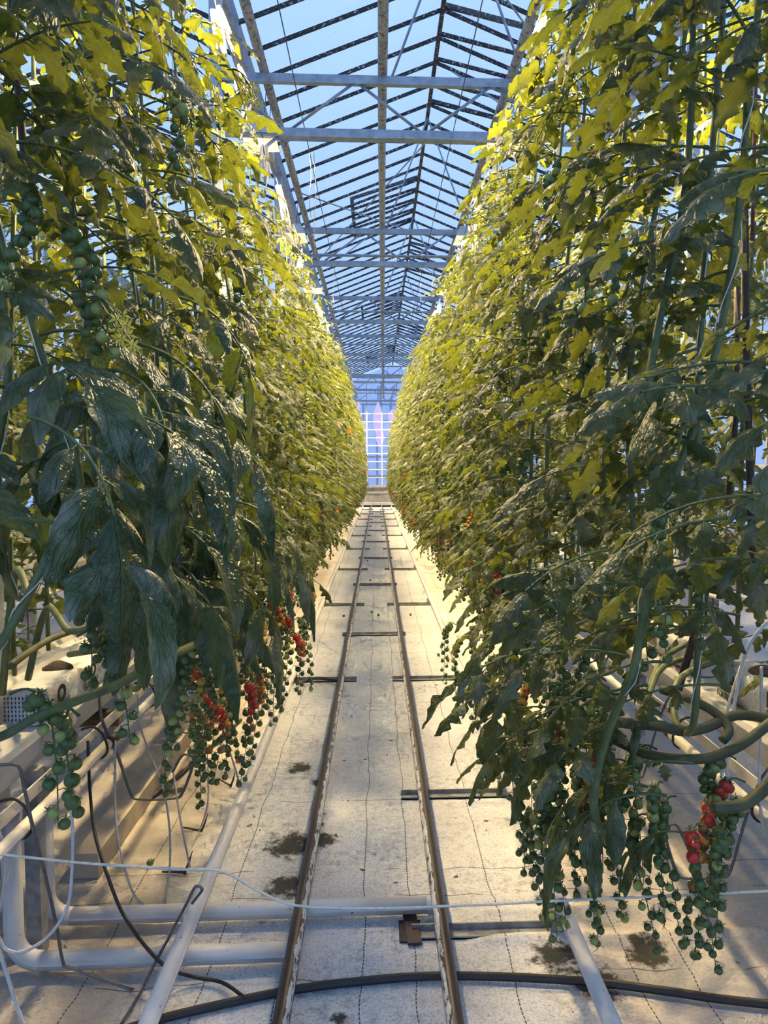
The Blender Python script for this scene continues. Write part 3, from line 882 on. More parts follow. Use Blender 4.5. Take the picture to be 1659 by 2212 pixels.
# ------------------------------------------------------------------ twine spools on the crop wires
spool = MB()
rs = random.Random(3)
for k in range(7):
    a = Vector((rs.uniform(-0.03, 0.03), rs.uniform(-0.03, 0.03), -0.05 + rs.uniform(-0.02, 0.02)))
    b = a + Vector((rs.uniform(-0.05, 0.05), rs.uniform(-0.03, 0.03), -0.30 + rs.uniform(-0.05, 0.04)))
    spool.tube([a, a.lerp(b, 0.5) + Vector((rs.uniform(-0.01, 0.01), 0, 0)), b], [0.010, 0.013, 0.007], 6)
SPOOL = spool.mesh('twine_bundle', 'spool')
HOOKW = MB().tube(smooth_path([(0.0, 0, -0.36), (0, 0, 0.02), (0.015, 0, 0.045), (0.03, 0, 0.02)], 3), 0.004, 6).mesh('wire_hook', 'wire')
for side, x in (('left', -0.98), ('right', 1.06)):
    for i in range(15):
        y = 4.6 + 0.62 * i + rng.uniform(-0.15, 0.15)
        t = tag(empty('twine_spool', (x, y, 4.545), (rng.uniform(-0.3, 0.3), rng.uniform(-0.25, 0.25) + (0.2 if side == 'right' else -0.2), rng.uniform(0, 6))),
                '%s pale twine spool from the camera on the %s crop wire' % (ORD[i], side), 'twine spool', 'twine spools on the crop wires')
        add_obj('twine_bundle', SPOOL, t, scale=rng.uniform(0.85, 1.2)); add_obj('wire_hook', HOOKW, t)

# ------------------------------------------------------------------ tomato leaves (templates)


def frame(d, up):
    d = d.normalized(); s = d.cross(up)
    if s.length < 1e-4: s = d.orthogonal()
    s.normalize(); return d, s, s.cross(d)


def leaflet(mb, org, dirv, up, L, W, nv, nu, lobes, droop, curl, ripple, r, mi=0, uvoff=0.0):
    """one leaflet: an ovate, lobed blade that bends towards the ground along its length"""
    d = dirv.normalized(); p = Vector(org); V = []; UV = []
    ph = r.uniform(0, 6); tw = r.uniform(-0.5, 0.5); cu = curl * r.uniform(0.5, 1.4) * (1 if r.random() < 0.85 else -0.5)
    step = L / nv
    n = up
    for i in range(nv + 1):
        t = i / nv
        dd, s, n = frame(d, n)
        w = W * 1.75 * (t + 0.03) ** 0.55 * max(0.0, 1.02 - t) ** 0.85
        if lobes > 0 and 0 < i < nv:
            w *= 1 + lobes * (0.55 if i % 3 == 1 else -0.75 if i % 3 == 0 else 0.1) * (1.15 - 0.6 * t)
        if i == nv: w = W * 0.02
        a = tw * t
        s2 = s * math.cos(a) + n * math.sin(a); n2 = n * math.cos(a) - s * math.sin(a)
        for k in range(nu + 1):
            q = -1 + 2 * k / nu
            aq = abs(q)
            off = -cu * w * aq ** 1.8 + ripple * L * math.sin(t * 11 + q * 3.2 + ph) * (0.35 + aq) * 0.5
            fwd = -0.10 * L * aq * (0.6 if lobes else 0.3)
            ww = w * (1 - 0.22 * min(1.0, abs(cu)) * aq)
            pt = p + s2 * (q * ww) + n2 * off + dd * (-fwd * 0.8)
            V.append(tuple(pt)); UV.append((0.5 + 0.5 * q, t))
        p = p + d * step
        d = (d + Vector((0, 0, -1)) * (droop * step / L * (0.6 + 1.1 * t))).normalized()
    F = []
    for i in range(nv):
        for k in range(nu):
            a = i * (nu + 1) + k
            F.append((a, a + 1, a + nu + 2, a + nu + 1))
    mb.add(V, F, UV, mi)


def make_leaf(seed, kind, lod):
    """compound leaf growing along +X from the origin, Z up; material 0 blade, 1 stalk"""
    r = random.Random(seed); mb = MB()
    if kind == 'big': Lr, droop0, up0 = r.uniform(0.30, 0.38), r.uniform(1.0, 1.6), r.uniform(0.1, 0.5)
    else: Lr, droop0, up0 = r.uniform(0.28, 0.38), r.uniform(0.5, 1.2), r.uniform(0.05, 0.45)
    d = Vector((1, 0, up0)).normalized(); p = Vector((0, 0, 0)); pts = [p.copy()]; dirs = [d.copy()]
    n = 8
    bend = r.uniform(-0.5, 0.5)
    for i in range(n):
        p = p + d * (Lr / n); pts.append(p.copy())
        d = (d + Vector((0, bend / n, -droop0 / n))).normalized(); dirs.append(d.copy())
    rr = 0.0042 if kind == 'big' else 0.0034
    idx = range(n + 1) if lod > 0 else (0, 3, 6, 8)
    mb.tube([pts[i] for i in idx], [rr * (1.15 - 0.6 * i / n) for i in idx], 5 if lod > 0 else 3, 1, caps=False)
    nv, nu = {2: (14, 6), 1: (11, 4), 0: (5, 2)}[lod]
    if kind == 'big': rows = ((0.42, 0.85, 70), (0.72, 1.0, 58)); bl, bw = r.uniform(0.165, 0.20), 0.052
    else: rows = ((0.30, 0.62, 74), (0.55, 0.95, 64), (0.80, 0.95, 52)); bl, bw = r.uniform(0.095, 0.12), 0.038
    for (fr, sc, ang) in rows:
        for sgn in (-1, 1):
            f = min(0.98, fr + r.uniform(-0.05, 0.05)); i = int(f * n); o = pts[i].lerp(pts[min(i + 1, n)], f * n - i); d = dirs[i]
            dd, s, u = frame(d, Vector((0, 0, 1)))
            a = R(ang + r.uniform(-12, 12))
            dv = dd * math.cos(a) + s * (sgn * math.sin(a)) + Vector((0, 0, r.uniform(-0.35, 0.2)))
            dv.normalize()
            L = bl * sc * r.uniform(0.8, 1.15)
            st = o + dv * 0.018
            if lod > 0: mb.tube([o, st + dv * 0.01], rr * 0.55, 4, 1, caps=False)
            if kind == 'big': leaflet(mb, st, dv, u, L, bw * sc * r.uniform(0.85, 1.2), nv, nu, 0.10, r.uniform(1.0, 2.4), r.uniform(0.3, 0.9), 0.035, r)
            else: leaflet(mb, st, dv, u, L, bw * sc * r.uniform(0.8, 1.2), nv, nu, 0.55, r.uniform(0.5, 1.7), r.uniform(0.1, 1.1), 0.05, r)
    dd, s, u = frame(dirs[-1], Vector((0, 0, 1)))
    if kind == 'big': leaflet(mb, pts[-1], dirs[-1], u, bl * 1.25, bw * 1.2, nv, nu, 0.12, r.uniform(0.9, 1.8), 0.5, 0.02, r)
    else: leaflet(mb, pts[-1], dirs[-1], u, bl * 1.2, bw * 1.15, nv, nu, 0.6, r.uniform(0.4, 1.2), 0.4, 0.05, r)
    if kind != 'big' and lod > 0:
        for fr in (0.43, 0.68):
            for sgn in (-1, 1):
                i = int(fr * n); dd, s, u = frame(dirs[i], Vector((0, 0, 1)))
                dv = (dd * 0.4 + s * sgn).normalized()
                leaflet(mb, pts[i], dv, u, 0.035, 0.012, 3, 2, 0.1, 0.6, 0.3, 0.0, r)
    return mb


LEAF_S = [make_leaf(100 + i, 'small', 1) for i in range(14)]
LEAF_B = [make_leaf(200 + i, 'big', 2) for i in range(9)]
LEAF_F = [make_leaf(300 + i, 'small', 0).arrays() for i in range(10)]
LM_S = [m.mesh('leaf', ['leaf', 'stalk']) for m in LEAF_S]
LM_B = [m.mesh('leaf', ['leaf_big', 'stalk']) for m in LEAF_B]


# ------------------------------------------------------------------ tomatoes and trusses
def tomato_mb(seg, rings, calyx=True):
    mb = MB(); r = 0.0165; prof = []
    for i in range(rings + 1):
        a = math.pi * i / rings
        rad = r * math.sin(a); z = r * 0.95 * math.cos(a)
        if i == 0: z -= 0.0016
        prof.append((max(rad, 0.0), z - r))
    mb.lathe(prof, seg, 0)
    if calyx:
        for k in range(5):
            a = 2 * math.pi * k / 5; ca, sa = math.cos(a), math.sin(a)
            P = []
            for (t, w, z) in ((0.0015, 0.0022, -0.0006), (0.009, 0.0022, 0.0028), (0.017, 0.0003, 0.0075 if k % 2 else 0.002)):
                for q in (-1, 1): P.append((ca * t - sa * w * q, sa * t + ca * w * q, z))
            mb.add(P, [(0, 1, 3, 2), (2, 3, 5, 4)], None, 1)
        mb.tube([(0, 0, -0.001), (0, 0, 0.012)], 0.0012, 4, 1, caps=False)
    return mb


TCOL = ['tom_green', 'tom_pale', 'tom_yellow', 'tom_orange', 'tom_red', 'tom_brown']
T_HI = {c: tomato_mb(14, 9).mesh('tomato', [c, 'stalk']) for c in TCOL}
T_LOW = tomato_mb(7, 5).arrays()
T_FAR = tomato_mb(5, 4, False).arrays()


def truss_plan(seed, length, n):
    """hanging strand: peduncle path and (position, tilt, size, fraction) of each fruit; hangs from origin, first a little along +X"""
    r = random.Random(seed)
    bx, by = r.uniform(-0.04, 0.04), r.uniform(-0.05, 0.05)
    path = smooth_path([(0, 0, 0), (0.035, 0, 0.008), (0.065, 0, -0.03), (0.075 + bx * .3, by * .3, -0.30 * length), (0.075 + bx, by, -0.65 * length), (0.07 + bx * 1.3, by * 1.3, -length)], 3)
    fr = []
    m = len(path)
    for k in range(n):
        f = 0.22 + 0.76 * (k + 0.5) / n
        i = min(m - 2, int(f * (m - 1))); o = path[i].lerp(path[i + 1], f * (m - 1) - i)
        a = k * math.pi + r.uniform(-0.8, 0.8)
        out = r.uniform(0.013, 0.020)
        p = o + Vector((math.cos(a) * out, math.sin(a) * out, -0.004))
        fr.append((o, p, a, r.uniform(0.85, 1.15) * (1.12 - 0.42 * f), f))
    return path, fr


def truss_stem(path, fr, seg=5, thick=0.0026):
    mb = MB(); n = len(path)
    mb.tube(path, [thick * (1.25 - 0.8 * i / (n - 1)) for i in range(n)], seg, 0, caps=False)
    for (o, p, a, s, f) in fr: mb.tube([o, o.lerp(p, 0.6) + Vector((0, 0, 0.006)), p + Vector((0, 0, 0.004))], 0.0011, 4, 0, caps=False)
    # dry little star flowers at the tip
    tip = path[-1]
    for k in range(4):
        a = k * 1.7
        mb.tube([tip + Vector((0, 0, 0.02 * k)), tip + Vector((0.022 * math.cos(a), 0.022 * math.sin(a), 0.02 * k - 0.004))], [0.0012, 0.0005], 3, 0, caps=False)
    return mb


PLANS = [truss_plan(40 + i, L, n) for i, (L, n) in enumerate(((0.34, 17), (0.42, 22), (0.28, 13), (0.38, 20), (0.20, 9)))]
PLAN_MESH = [truss_stem(*p).mesh('fruit_stalk', 'stalk') for p in PLANS]


def ripeness(style, f, r):
    if style == 'green': return 'tom_green' if r.random() < 0.85 else 'tom_pale'
    if style == 'pale': return 'tom_pale' if r.random() < 0.6 else 'tom_green'
    x = f + r.uniform(-0.18, 0.18)
    if style == 'ripe': return 'tom_red' if x < 0.42 else 'tom_orange' if x < 0.52 else 'tom_brown' if x < 0.62 else 'tom_green'
    if style == 'turning': return 'tom_red' if x < 0.28 else 'tom_orange' if x < 0.42 else 'tom_yellow' if x < 0.5 else 'tom_pale' if x < 0.62 else 'tom_green'
    return 'tom_green'


def add_truss(plant, loc, rz, plan, style, r, scale=1.0):
    t = add_obj('fruit_truss', PLAN_MESH[plan], plant, loc, (r.uniform(-0.12, 0.12), r.uniform(-0.12, 0.12), rz), scale)
    for (o, p, a, s, f) in PLANS[plan][1]:
        tilt = r.uniform(0.1, 0.7)
        add_obj('tomato', T_HI[ripeness(style, f, r)], t, p, (0, tilt, a), s)
    return t


JT = []
for k, st in enumerate(('green', 'turning', 'ripe', 'green', 'pale')):
    for pl in (0, 1, 3):
        r_ = random.Random(k * 7 + pl); path, fr = PLANS[pl]
        mb = truss_stem(path, fr, 3)
        mb.mi = [6] * len(mb.mi)
        for (o, p, a, s, f) in fr:
            mat = Matrix.Translation(p) @ Matrix.Rotation(a, 4, 'Z') @ Matrix.Rotation(r_.uniform(0.1, 0.7), 4, 'Y') @ Matrix.Scale(s, 4)
            mb.merge(T_LOW, mat, {0: TCOL.index(ripeness(st, f, r_)), 1: 6})
        JT.append((st, mb.mesh('fruit_truss', TCOL + ['stalk'])))
FLOWER = MB()
for k in range(6):
    path_f = smooth_path([(0, 0, 0), (0.04, 0.0, 0.01), (0.08 + 0.006 * k, 0.03 * math.sin(k * 2.1), -0.01 - 0.012 * k)], 3)
    FLOWER.tube(path_f, 0.0014, 4, 1, caps=False)
    e = path_f[-1]
    for q in range(5):
        a = 2 * math.pi * q / 5; ca, sa = math.cos(a), math.sin(a)
        P = [(e.x, e.y - 0.001, e.z), (e.x + ca * 0.008 - sa * 0.003, e.y + sa * 0.006 - 0.002, e.z + sa * 0.008 + ca * 0.003), (e.x + ca * 0.017, e.y + 0.004, e.z + sa * 0.017), (e.x + ca * 0.008 + sa * 0.003, e.y + sa * 0.006 - 0.002, e.z + sa * 0.008 - ca * 0.003)]
        FLOWER.add(P, [(0, 1, 2, 3)], None, 0)
FLOWER = FLOWER.mesh('flower_truss', ['flower', 'stalk'])


# ------------------------------------------------------------------ near and middle plants: every leaf a part
def plant_path(side, y0, r, top, turn=0.95):
    """stem from the top wire down the row face, then laid along the gutter into its bag"""
    s = -1 if side == 'left' else 1
    xw = s * (0.95 + r.uniform(-0.06, 0.06)); xm = s * (0.80 + r.uniform(-0.07, 0.07))
    lay = r.uniform(0.6, 1.0)
    return smooth_path([(s * (1.27 if s < 0 else 1.42), y0 + lay, 0.93), (s * 1.14, y0 + lay * 0.8, turn - 0.04), (s * 0.97, y0 + lay * 0.45, turn - 0.07), (xm + s * 0.03, y0 + 0.09, turn + 0.02), (xm, y0, turn + 0.3), (xm + r.uniform(-.04, .04), y0 + r.uniform(-.05, .05), 2.0),
                        (xm * 0.5 + xw * 0.5, y0 + r.uniform(-.05, .05), 2.9), (xw, y0, top)], 5)


def point_at_z(path, z, start=3):
    best = None
    for i in range(len(path) - 1, 0, -1):
        a, b = path[i - 1], path[i]
        if (a.z - z) * (b.z - z) <= 0 and abs(b.z - a.z) > 1e-5: return a.lerp(b, (z - a.z) / (b.z - a.z))
    return path[-1]


def tomato_plant(side, y0, idx, detail, label, group, leafkind='small', nleaf=26, top=None, path=None, lowest=0.95, fruit=True, turn=0.95):
    r = random.Random(idx * 31 + (5 if side == 'left' else 9))
    top = top or 3.9 + r.uniform(-0.15, 0.2)
    path = path or plant_path(side, y0, r, top, turn)
    base = Vector((path[0].x, path[0].y, path[0].z))
    root = tag(empty('tomato_plant', base), label, 'tomato plant', group)
    n = len(path)
    add_obj('stem', MB().tube([p - base for p in path], [0.0125 - 0.006 * i / n for i in range(n)], 8 if detail == 2 else 6).mesh('stem', 'stem'), root)
    aisle = 0.0 if side == 'left' else math.pi
    sgn = 1 if side == 'left' else -1
    tp = point_at_z(path, top)
    if detail == 2:
        tw = [p - base + Vector((0.014 * math.cos(k * 0.9), 0.014 * math.sin(k * 0.9), 0)) for k, p in enumerate(path) if p.z > 1.0 and k > n * 0.35]
        if len(tw) > 2: add_obj('twine', MB().tube(tw, 0.0016, 4).mesh('twine', 'twine'), root)
    meshes = LM_B if leafkind == 'big' else LM_S
    for k in range(nleaf):
        f = (k + r.uniform(-0.3, 0.3)) / nleaf
        z = lowest + (top - 0.03 - lowest) * min(1, max(0, f))
        p = point_at_z(path, z) - base
        az = aisle + r.gauss(0, 1.15)
        sc = (1.0 if f < 0.82 else 1.0 - (f - 0.82) * 2.6) * r.uniform(0.82, 1.15)
        wp = p + base
        if (wp - Vector((0, 0, CAM_Z))).length < (1.42 if side == 'left' else 1.32) or wp.y < 1.0: continue
        if side == 'left' and 3.2 < wp.y < 6.4 and wp.z > 2.9 and r.random() < 0.5: continue
        if leafkind == 'big': meshes = LM_B if z < 2.05 else LM_S
        if leafkind == 'big' and z >= 2.05: sc *= 1.15
        add_obj('leaf', r.choice(meshes), root, p, (r.uniform(-0.35, 0.35), r.uniform(-0.15, 0.35), az), sc)
    if not fruit: return root, path, base
    # ripening trusses low on the stem, green ones higher up
    zl = [0.98, 1.10, 1.2, 1.34] + ([1.75, 2.3] if r.random() < 0.8 else [2.0])
    for k, z in enumerate(zl):
        p = point_at_z(path, max(0.9, z + r.uniform(-0.06, 0.06))) - base
        p = p + Vector((sgn * r.uniform(0.02, 0.16), r.uniform(-0.1, 0.1), 0))
        rz = aisle + r.uniform(-1.2, 1.2)
        if k < 4:
            st = r.choice(('ripe', 'turning', 'green', 'green')) if k < 2 else r.choice(('green', 'turning', 'green', 'pale'))
        else: st = 'pale' if r.random() < 0.4 else 'green'
        if detail == 2: add_truss(root, p, rz, r.choice((0, 1, 2, 3)) if k < 4 else 4, st, r)
        else:
            cands = [m for s_, m in JT if s_ == st]
            add_obj('fruit_truss', r.choice(cands), root, p, (r.uniform(-.1, .1), r.uniform(-.1, .1), rz))
    if r.random() < 0.5:
        z = top - r.uniform(0.3, 0.9); p = point_at_z(path, z) - base
        add_obj('flower_truss', FLOWER, root, p, (0, 0.2, aisle + r.uniform(-1, 1)))
    return root, path, base


PLANTS = {}
yl = 1.05
LEFT_Y = [1.02, 1.34, 1.66, 1.98, 2.30, 2.62, 2.94, 3.27, 3.60, 3.93, 4.26, 4.6, 4.93]
RIGHT_Y = [1.12, 1.46, 1.80, 2.12, 2.44, 2.76, 3.08, 3.40, 3.72, 4.05, 4.38, 4.7, 5.02]
for i, y in enumerate(LEFT_Y):
    big = y < 3.1
    lab = '%s tomato plant from the camera in the left row%s' % (ORD[i], ', broad drooping leaves' if big else ', small notched leaves')
    path = None
    if i == 1:
        path = smooth_path([(-1.27, 2.95, 0.93), at(430, 1375, 2.3), at(350, 1425, 1.85), at(255, 1478, 1.7), at(170, 1512, 1.62), at(80, 1548, 1.55), at(0, 1592, 1.5), at(-70, 1590, 1.44), at(-75, 1480, 1.40), at(0, 1390, 1.4),
                            at(60, 1290, 1.42), at(110, 1180, 1.45), at(140, 1090, 1.5), at(165, 980, 1.55), (-0.80, 1.5, 2.3), (-0.9, 1.42, 3.0), (-0.95, 1.4, 3.95)], 4)
    if i == 0: path = smooth_path([(-1.27, 1.9, 0.93), (-1.22, 1.5, 1.0), (-1.0, 1.15, 1.2), (-0.86, 1.05, 1.7), (-0.84, 1.02, 2.6), (-0.95, 1.02, 3.9)], 4)
    PLANTS['L', i] = tomato_plant('left', y, i, 2, lab, 'tomato plants of the left row', 'big' if big else 'small', 24 if big else 34, lowest=(1.78, 1.72, 1.6, 1.45, 1.32, 1.2, 1.15)[i] if i < 7 else 0.98, fruit=i > 3, path=path, turn=(1.4, 1.4, 1.4, 1.25)[i] if i < 4 else 0.95)
for i, y in enumerate(RIGHT_Y):
    lab = '%s tomato plant from the camera in the right row, small notched leaves' % ORD[i]
    path = None
    if i == 1:
        path = smooth_path([(1.42, 3.1, 0.92), (1.2, 2.95, 0.85), (0.95, 2.6, 0.60), (0.72, 2.1, 0.55), at(1285, 1760, 1.74), at(1292, 1660, 1.70), at(1325, 1550, 1.66), at(1370, 1440, 1.62), at(1398, 1260, 1.6), at(1405, 1180, 1.6), at(1432, 1090, 1.6), at(1490, 950, 1.6), at(1522, 850, 1.6),
                            at(1560, 700, 1.6), at(1590, 500, 1.6), at(1610, 300, 1.6), at(1625, 100, 1.6), (0.93, 1.62, 3.2), (0.95, 1.65, 4.0)], 4)
    PLANTS['R', i] = tomato_plant('right', y, i + 40, 2, lab, 'tomato plants of the right row', 'small', 34, path=path, lowest=(1.5, 1.35, 1.25, 1.15)[i] if i < 4 else 1.0, fruit=i > 2)
# second shoot and clip on the second right-hand plant
root, path, base = PLANTS['R', 1]
fork = smooth_path([at(1430, 1095, 1.6), at(1412, 1000, 1.6), at(1395, 900, 1.62), at(1405, 800, 1.64), at(1435, 640, 1.66), at(1470, 480, 1.68), at(1490, 300, 1.7), at(1496, 80, 1.7), at(1498, -150, 1.72)], 4)
add_obj('side_shoot', MB().tube([p - base for p in fork], [0.012 - 0.005 * k / len(fork) for k in range(len(fork))], 8).mesh('side_shoot', 'stem'), root)
cl = at(1403, 1190, 1.6) - base
add_obj('red_clip', MB().lathe([(0.015, -0.003), (0.0185, -0.003), (0.0185, 0.003), (0.015, 0.003), (0.015, -0.003)], 14, 0, cl).mesh('red_clip', 'red'), root)

N_MID = 15
for i in range(N_MID):
    for side in ('left', 'right'):
        y = (5.27 if side == 'left' else 5.36) + 0.345 * i
        tomato_plant(side, y, i + 100 + (40 if side == 'right' else 0), 1, '%s tomato plant from the camera in the %s row' % (ORD[13 + i], side), 'tomato plants of the %s row' % side, 'small', 30)

# ------------------------------------------------------------------ far plants: foliage and fruit joined


def far_variant(side, seed, nleaf=46):
    r = random.Random(seed); s = -1 if side == 'left' else 1
    path = smooth_path([(0.47 * s, 0.25, 0.90), (0.3 * s, 0.12, 0.88), (0.06 * s, 0.02, 0.92), (0, 0, 1.25), (0.02 * s, 0.02, 2.2), (0.12 * s, 0, 3.9)], 4)
    fo = MB(); fr = MB(); aisle = 0.0 if side == 'left' else math.pi
    for k in range(nleaf):
        f = (k + r.random()) / nleaf; z = 0.85 + 3.05 * f; p = point_at_z(path, z)
        az = aisle + r.gauss(0, 1.2); sc = (1.0 if f < 0.85 else 1.0 - (f - 0.85) * 2.4) * r.uniform(0.85, 1.2)
        mat = Matrix.Translation(p) @ Euler((r.uniform(-.35, .35), r.uniform(-.15, .35), az)).to_matrix().to_4x4() @ Matrix.Scale(sc, 4)
        fo.merge(LEAF_F[r.randrange(len(LEAF_F))], mat)
    for k in range(9):
        z = r.uniform(0.85, 1.5) if k < 7 else r.uniform(1.6, 2.6)
        p = point_at_z(path, z) + Vector((-s * r.uniform(0.0, 0.24), r.uniform(-.17, .17), 0)); st = r.choice(('green', 'turning', 'ripe', 'green'))
        pl = PLANS[r.choice((0, 1, 3))]
        rot = Matrix.Translation(p) @ Matrix.Rotation(aisle + r.uniform(-1, 1), 4, 'Z')
        stem = MB().tube([pl[0][0], pl[0][6], pl[0][-1]], 0.003, 3, 6, caps=False)
        fr.merge(stem.arrays(), rot)
        for (o, pp, a, ss, f) in pl[1]:
            fr.merge(T_FAR, rot @ Matrix.Translation(pp) @ Matrix.Scale(ss * 1.05, 4), {0: TCOL.index(ripeness(st, f, r)), 1: 6})
    stem = MB().tube(path, 0.011, 5)
    straight = MB().tube([(0, 0, 0.76), (0, 0, 1.3), (0.02 * s, 0.02, 2.2), (0.12 * s, 0, 3.9)], 0.011, 5)
    return (stem.mesh('stem', 'stem'), straight.mesh('stem', 'stem')), fo.mesh('foliage', ['leaf', 'stalk']), fr.mesh('fruit', TCOL + ['stalk'])


FARV = {sd: [far_variant(sd, 500 + 10 * k + (0 if sd == 'left' else 5)) for k in range(5)] for sd in ('left', 'right')}


def far_plant(side, x, y, r, label, group, fruit=True):
    v = r.choice(FARV[side])
    root = tag(empty('tomato_plant', (x, y, 0), (0, 0, r.uniform(-0.25, 0.25) if fruit else r.uniform(0, 6.28))), label, 'tomato plant', group)
    k = r.uniform(0.96, 1.05)
    add_obj('stem', v[0][0 if fruit else 1], root, scale=(1, 1, k)); tag(add_obj('foliage', v[1], root, scale=(1, 1, k)), kind='stuff')
    if fruit: tag(add_obj('fruit', v[2], root), kind='stuff')


r = random.Random(77)
for side, s in (('left', -1), ('right', 1)):
    y = 10.5
    while y < 31.9:
        far_plant(side, s * (0.80 + r.uniform(-.06, .06)), y, r, 'distant tomato plant towards the far end of the %s row' % side, 'distant tomato plants of the %s row' % side)
        y += 0.40
    # outer half of each row, planted on the far side of the gutter
    y = 1.4
    other = 'right' if side == 'left' else 'left'
    while y < 32:
        far_plant(side, s * (1.66 + r.uniform(-.05, .05)), y, r, 'tomato plant on the outer side of the %s row, glimpsed through the leaves' % side, 'outer tomato plants of the %s row' % side, False)
        y += 0.45 if y < 12 else 0.62
    y = 0.6
    while y < 13:
        far_plant(other, s * (3.2 + r.uniform(-.09, .09)), y, r, 'tomato plant of the next row beyond the %s row' % side, 'tomato plants of the next %s row' % side, False)
        y += 0.37

# ------------------------------------------------------------------ laid stems beside the gutters


def vine(name, pts, rad, mat, label, key):
    root, path, base = PLANTS[key]
    p = [q - base for q in smooth_path(pts, 4)]
    return tag(add_obj(name, MB().tube(p, rad, 9).mesh(name, mat), root), label)


vine('laid_stem', [at(20, 1440, 2.3), at(60, 1410, 2.4), at(110, 1380, 2.6), at(180, 1355, 3.0)], 0.012, 'stem_old', 'brownish stem lying on the left grow bag', ('L', 2))
vine('laid_stem', [at(1250, 1545, 2.15), at(1330, 1560, 2.05), at(1420, 1568, 2.0), at(1480, 1580, 2.0), at(1530, 1570, 2.02), at(1590, 1545, 2.05), at(1660, 1552, 2.1), at(1720, 1560, 2.1)], 0.0155, 'stem_old', 'gnarled stem lying beside the right gutter, uppermost', ('R', 0))
vine('laid_stem', [at(1330, 1600, 2.1), at(1400, 1630, 2.0), at(1475, 1640, 1.95), at(1540, 1635, 1.95), at(1600, 1610, 1.98), at(1660, 1565, 2.0), at(1720, 1520, 2.0)], 0.0145, 'stem_old', 'gnarled stem lying beside the right gutter, middle one', ('R', 1))
vine('laid_stem', [at(1430, 1490, 2.2), at(1490, 1510, 2.1), at(1545, 1540, 2.05), at(1575, 1575, 2.0), at(1560, 1600, 1.98)], 0.014, 'stem_old', 'gnarled stem arching over the right gutter edge', ('R', 2))
vine('laid_stem', [at(1540, 1745, 1.8), at(1600, 1740, 1.8), at(1640, 1715, 1.8), at(1700, 1660, 1.8)], 0.016, 'stem_old', 'lowest cut stem hanging at the right edge', ('R', 0))
vine('laid_stem', [at(505, 1420, 3.0), at(522, 1385, 3.0), at(535, 1335, 3.05), at(530, 1300, 3.1)], 0.012, 'stem', 'pale green stem among the ripe tomatoes on the left', ('L', 6))

crop_gutter('next left', -3.10, -3.29, 'white gutter of the next row beyond the left row')
crop_gutter('next right', 3.10, 3.29, 'white gutter of the next row beyond the right row')
crop_gutter('outer left', -1.585, -1.74, 'second white gutter behind the columns of the left row')
# dark stakes behind the right row
tag(add_obj('stake', MB().tube([at(1606, 330, 2.35), at(1612, 760, 2.35), at(1622, 1100, 2.35), at(1628, 1270, 2.35)], 0.013, 8).mesh('stake', 'dark_post')), 'dark brown upright stake at the right edge', 'stake')
tag(add_obj('stake', MB().tube([at(1592, 620, 2.5), at(1590, 900, 2.5), at(1572, 1090, 2.5)], 0.010, 8).mesh('stake', 'dark_post')), 'thinner dark stake left of the brown upright stake', 'stake')
tag(add_obj('stake', MB().tube([at(1450, 1540, 2.75), at(1480, 1440, 2.75), at(1512, 1330, 2.75), at(1530, 1250, 2.75)], 0.016, 8).mesh('stake', 'dark_post')), 'dark leaning stake beside the right grow bag', 'stake')
tag(add_obj('threaded_rod', MB().tube([at(1642, -40, 2.4), at(1632, 200, 2.4), at(1625, 520, 2.4)], 0.006, 6).mesh('threaded_rod', 'rust_rod')), 'thin rusty threaded rod at the top right', 'rod')
tag(add_obj('stake', MB().tube([at(22, -60, 2.0), at(26, 60, 2.0), at(52, 330, 2.0), at(60, 520, 2.0)], 0.011, 8).mesh('stake', 'dark_post')), 'brown stake at the upper left edge', 'stake')

# ------------------------------------------------------------------ hand-placed leaves and trusses in the foreground


def fg_leaf(key, px, py, Y, az, kind='big', tmpl=0, sc=1.0, tilt=0.0, roll=0.0):
    root, path, base = PLANTS[key]
    add_obj('leaf', (LM_B if kind == 'big' else LM_S)[tmpl], root, at(px, py, Y) - base, (roll, tilt, az), sc)


def fg_truss(key, px, py, Y, rz, plan, style, sc=1.0):
    root, path, base = PLANTS[key]
    add_truss(root, at(px, py, Y) - base, rz, plan, style, random.Random(px * 3 + py), sc)


# left: green clusters over the gutter, ripening strands further on
fg_truss(('L', 1), 110, 1235, 1.75, 1.0, 2, 'green', 1.05)
fg_truss(('L', 1), 165, 1375, 1.85, 0.6, 2, 'green', 1.05)
fg_truss(('L', 0), 20, 1500, 1.55, 0.3, 2, 'green', 1.05)
fg_truss(('L', 2), 170, 1545, 1.62, 2.4, 4, 'green', 1.25)
fg_truss(('L', 5), 420, 1500, 2.75, 0.2, 0, 'ripe', 1.0)
fg_truss(('L', 5), 450, 1455, 2.85, 0.9, 1, 'turning', 1.0)
fg_truss(('L', 5), 395, 1530, 2.7, 0.0, 2, 'ripe', 1.0)
fg_truss(('L', 6), 505, 1370, 3.0, 0.4, 1, 'turning', 1.05)
fg_truss(('L', 6), 520, 1470, 2.95, -0.4, 1, 'ripe', 1.0)
fg_truss(('L', 7), 530, 1385, 3.3, 0.0, 0, 'ripe', 1.0)
fg_truss(('L', 7), 480, 1300, 3.2, 0.0, 4, 'ripe', 1.0)
fg_truss(('L', 8), 598, 1330, 3.6, 0.2, 1, 'turning', 1.0)
fg_truss(('L', 8), 620, 1370, 3.5, 0.3, 0, 'ripe', 1.0)
fg_truss(('L', 9), 640, 1290, 4.2, 0.3, 3, 'green', 1.0)
fg_truss(('L', 3), 200, 1180, 2.0, 0.5, 2, 'green')
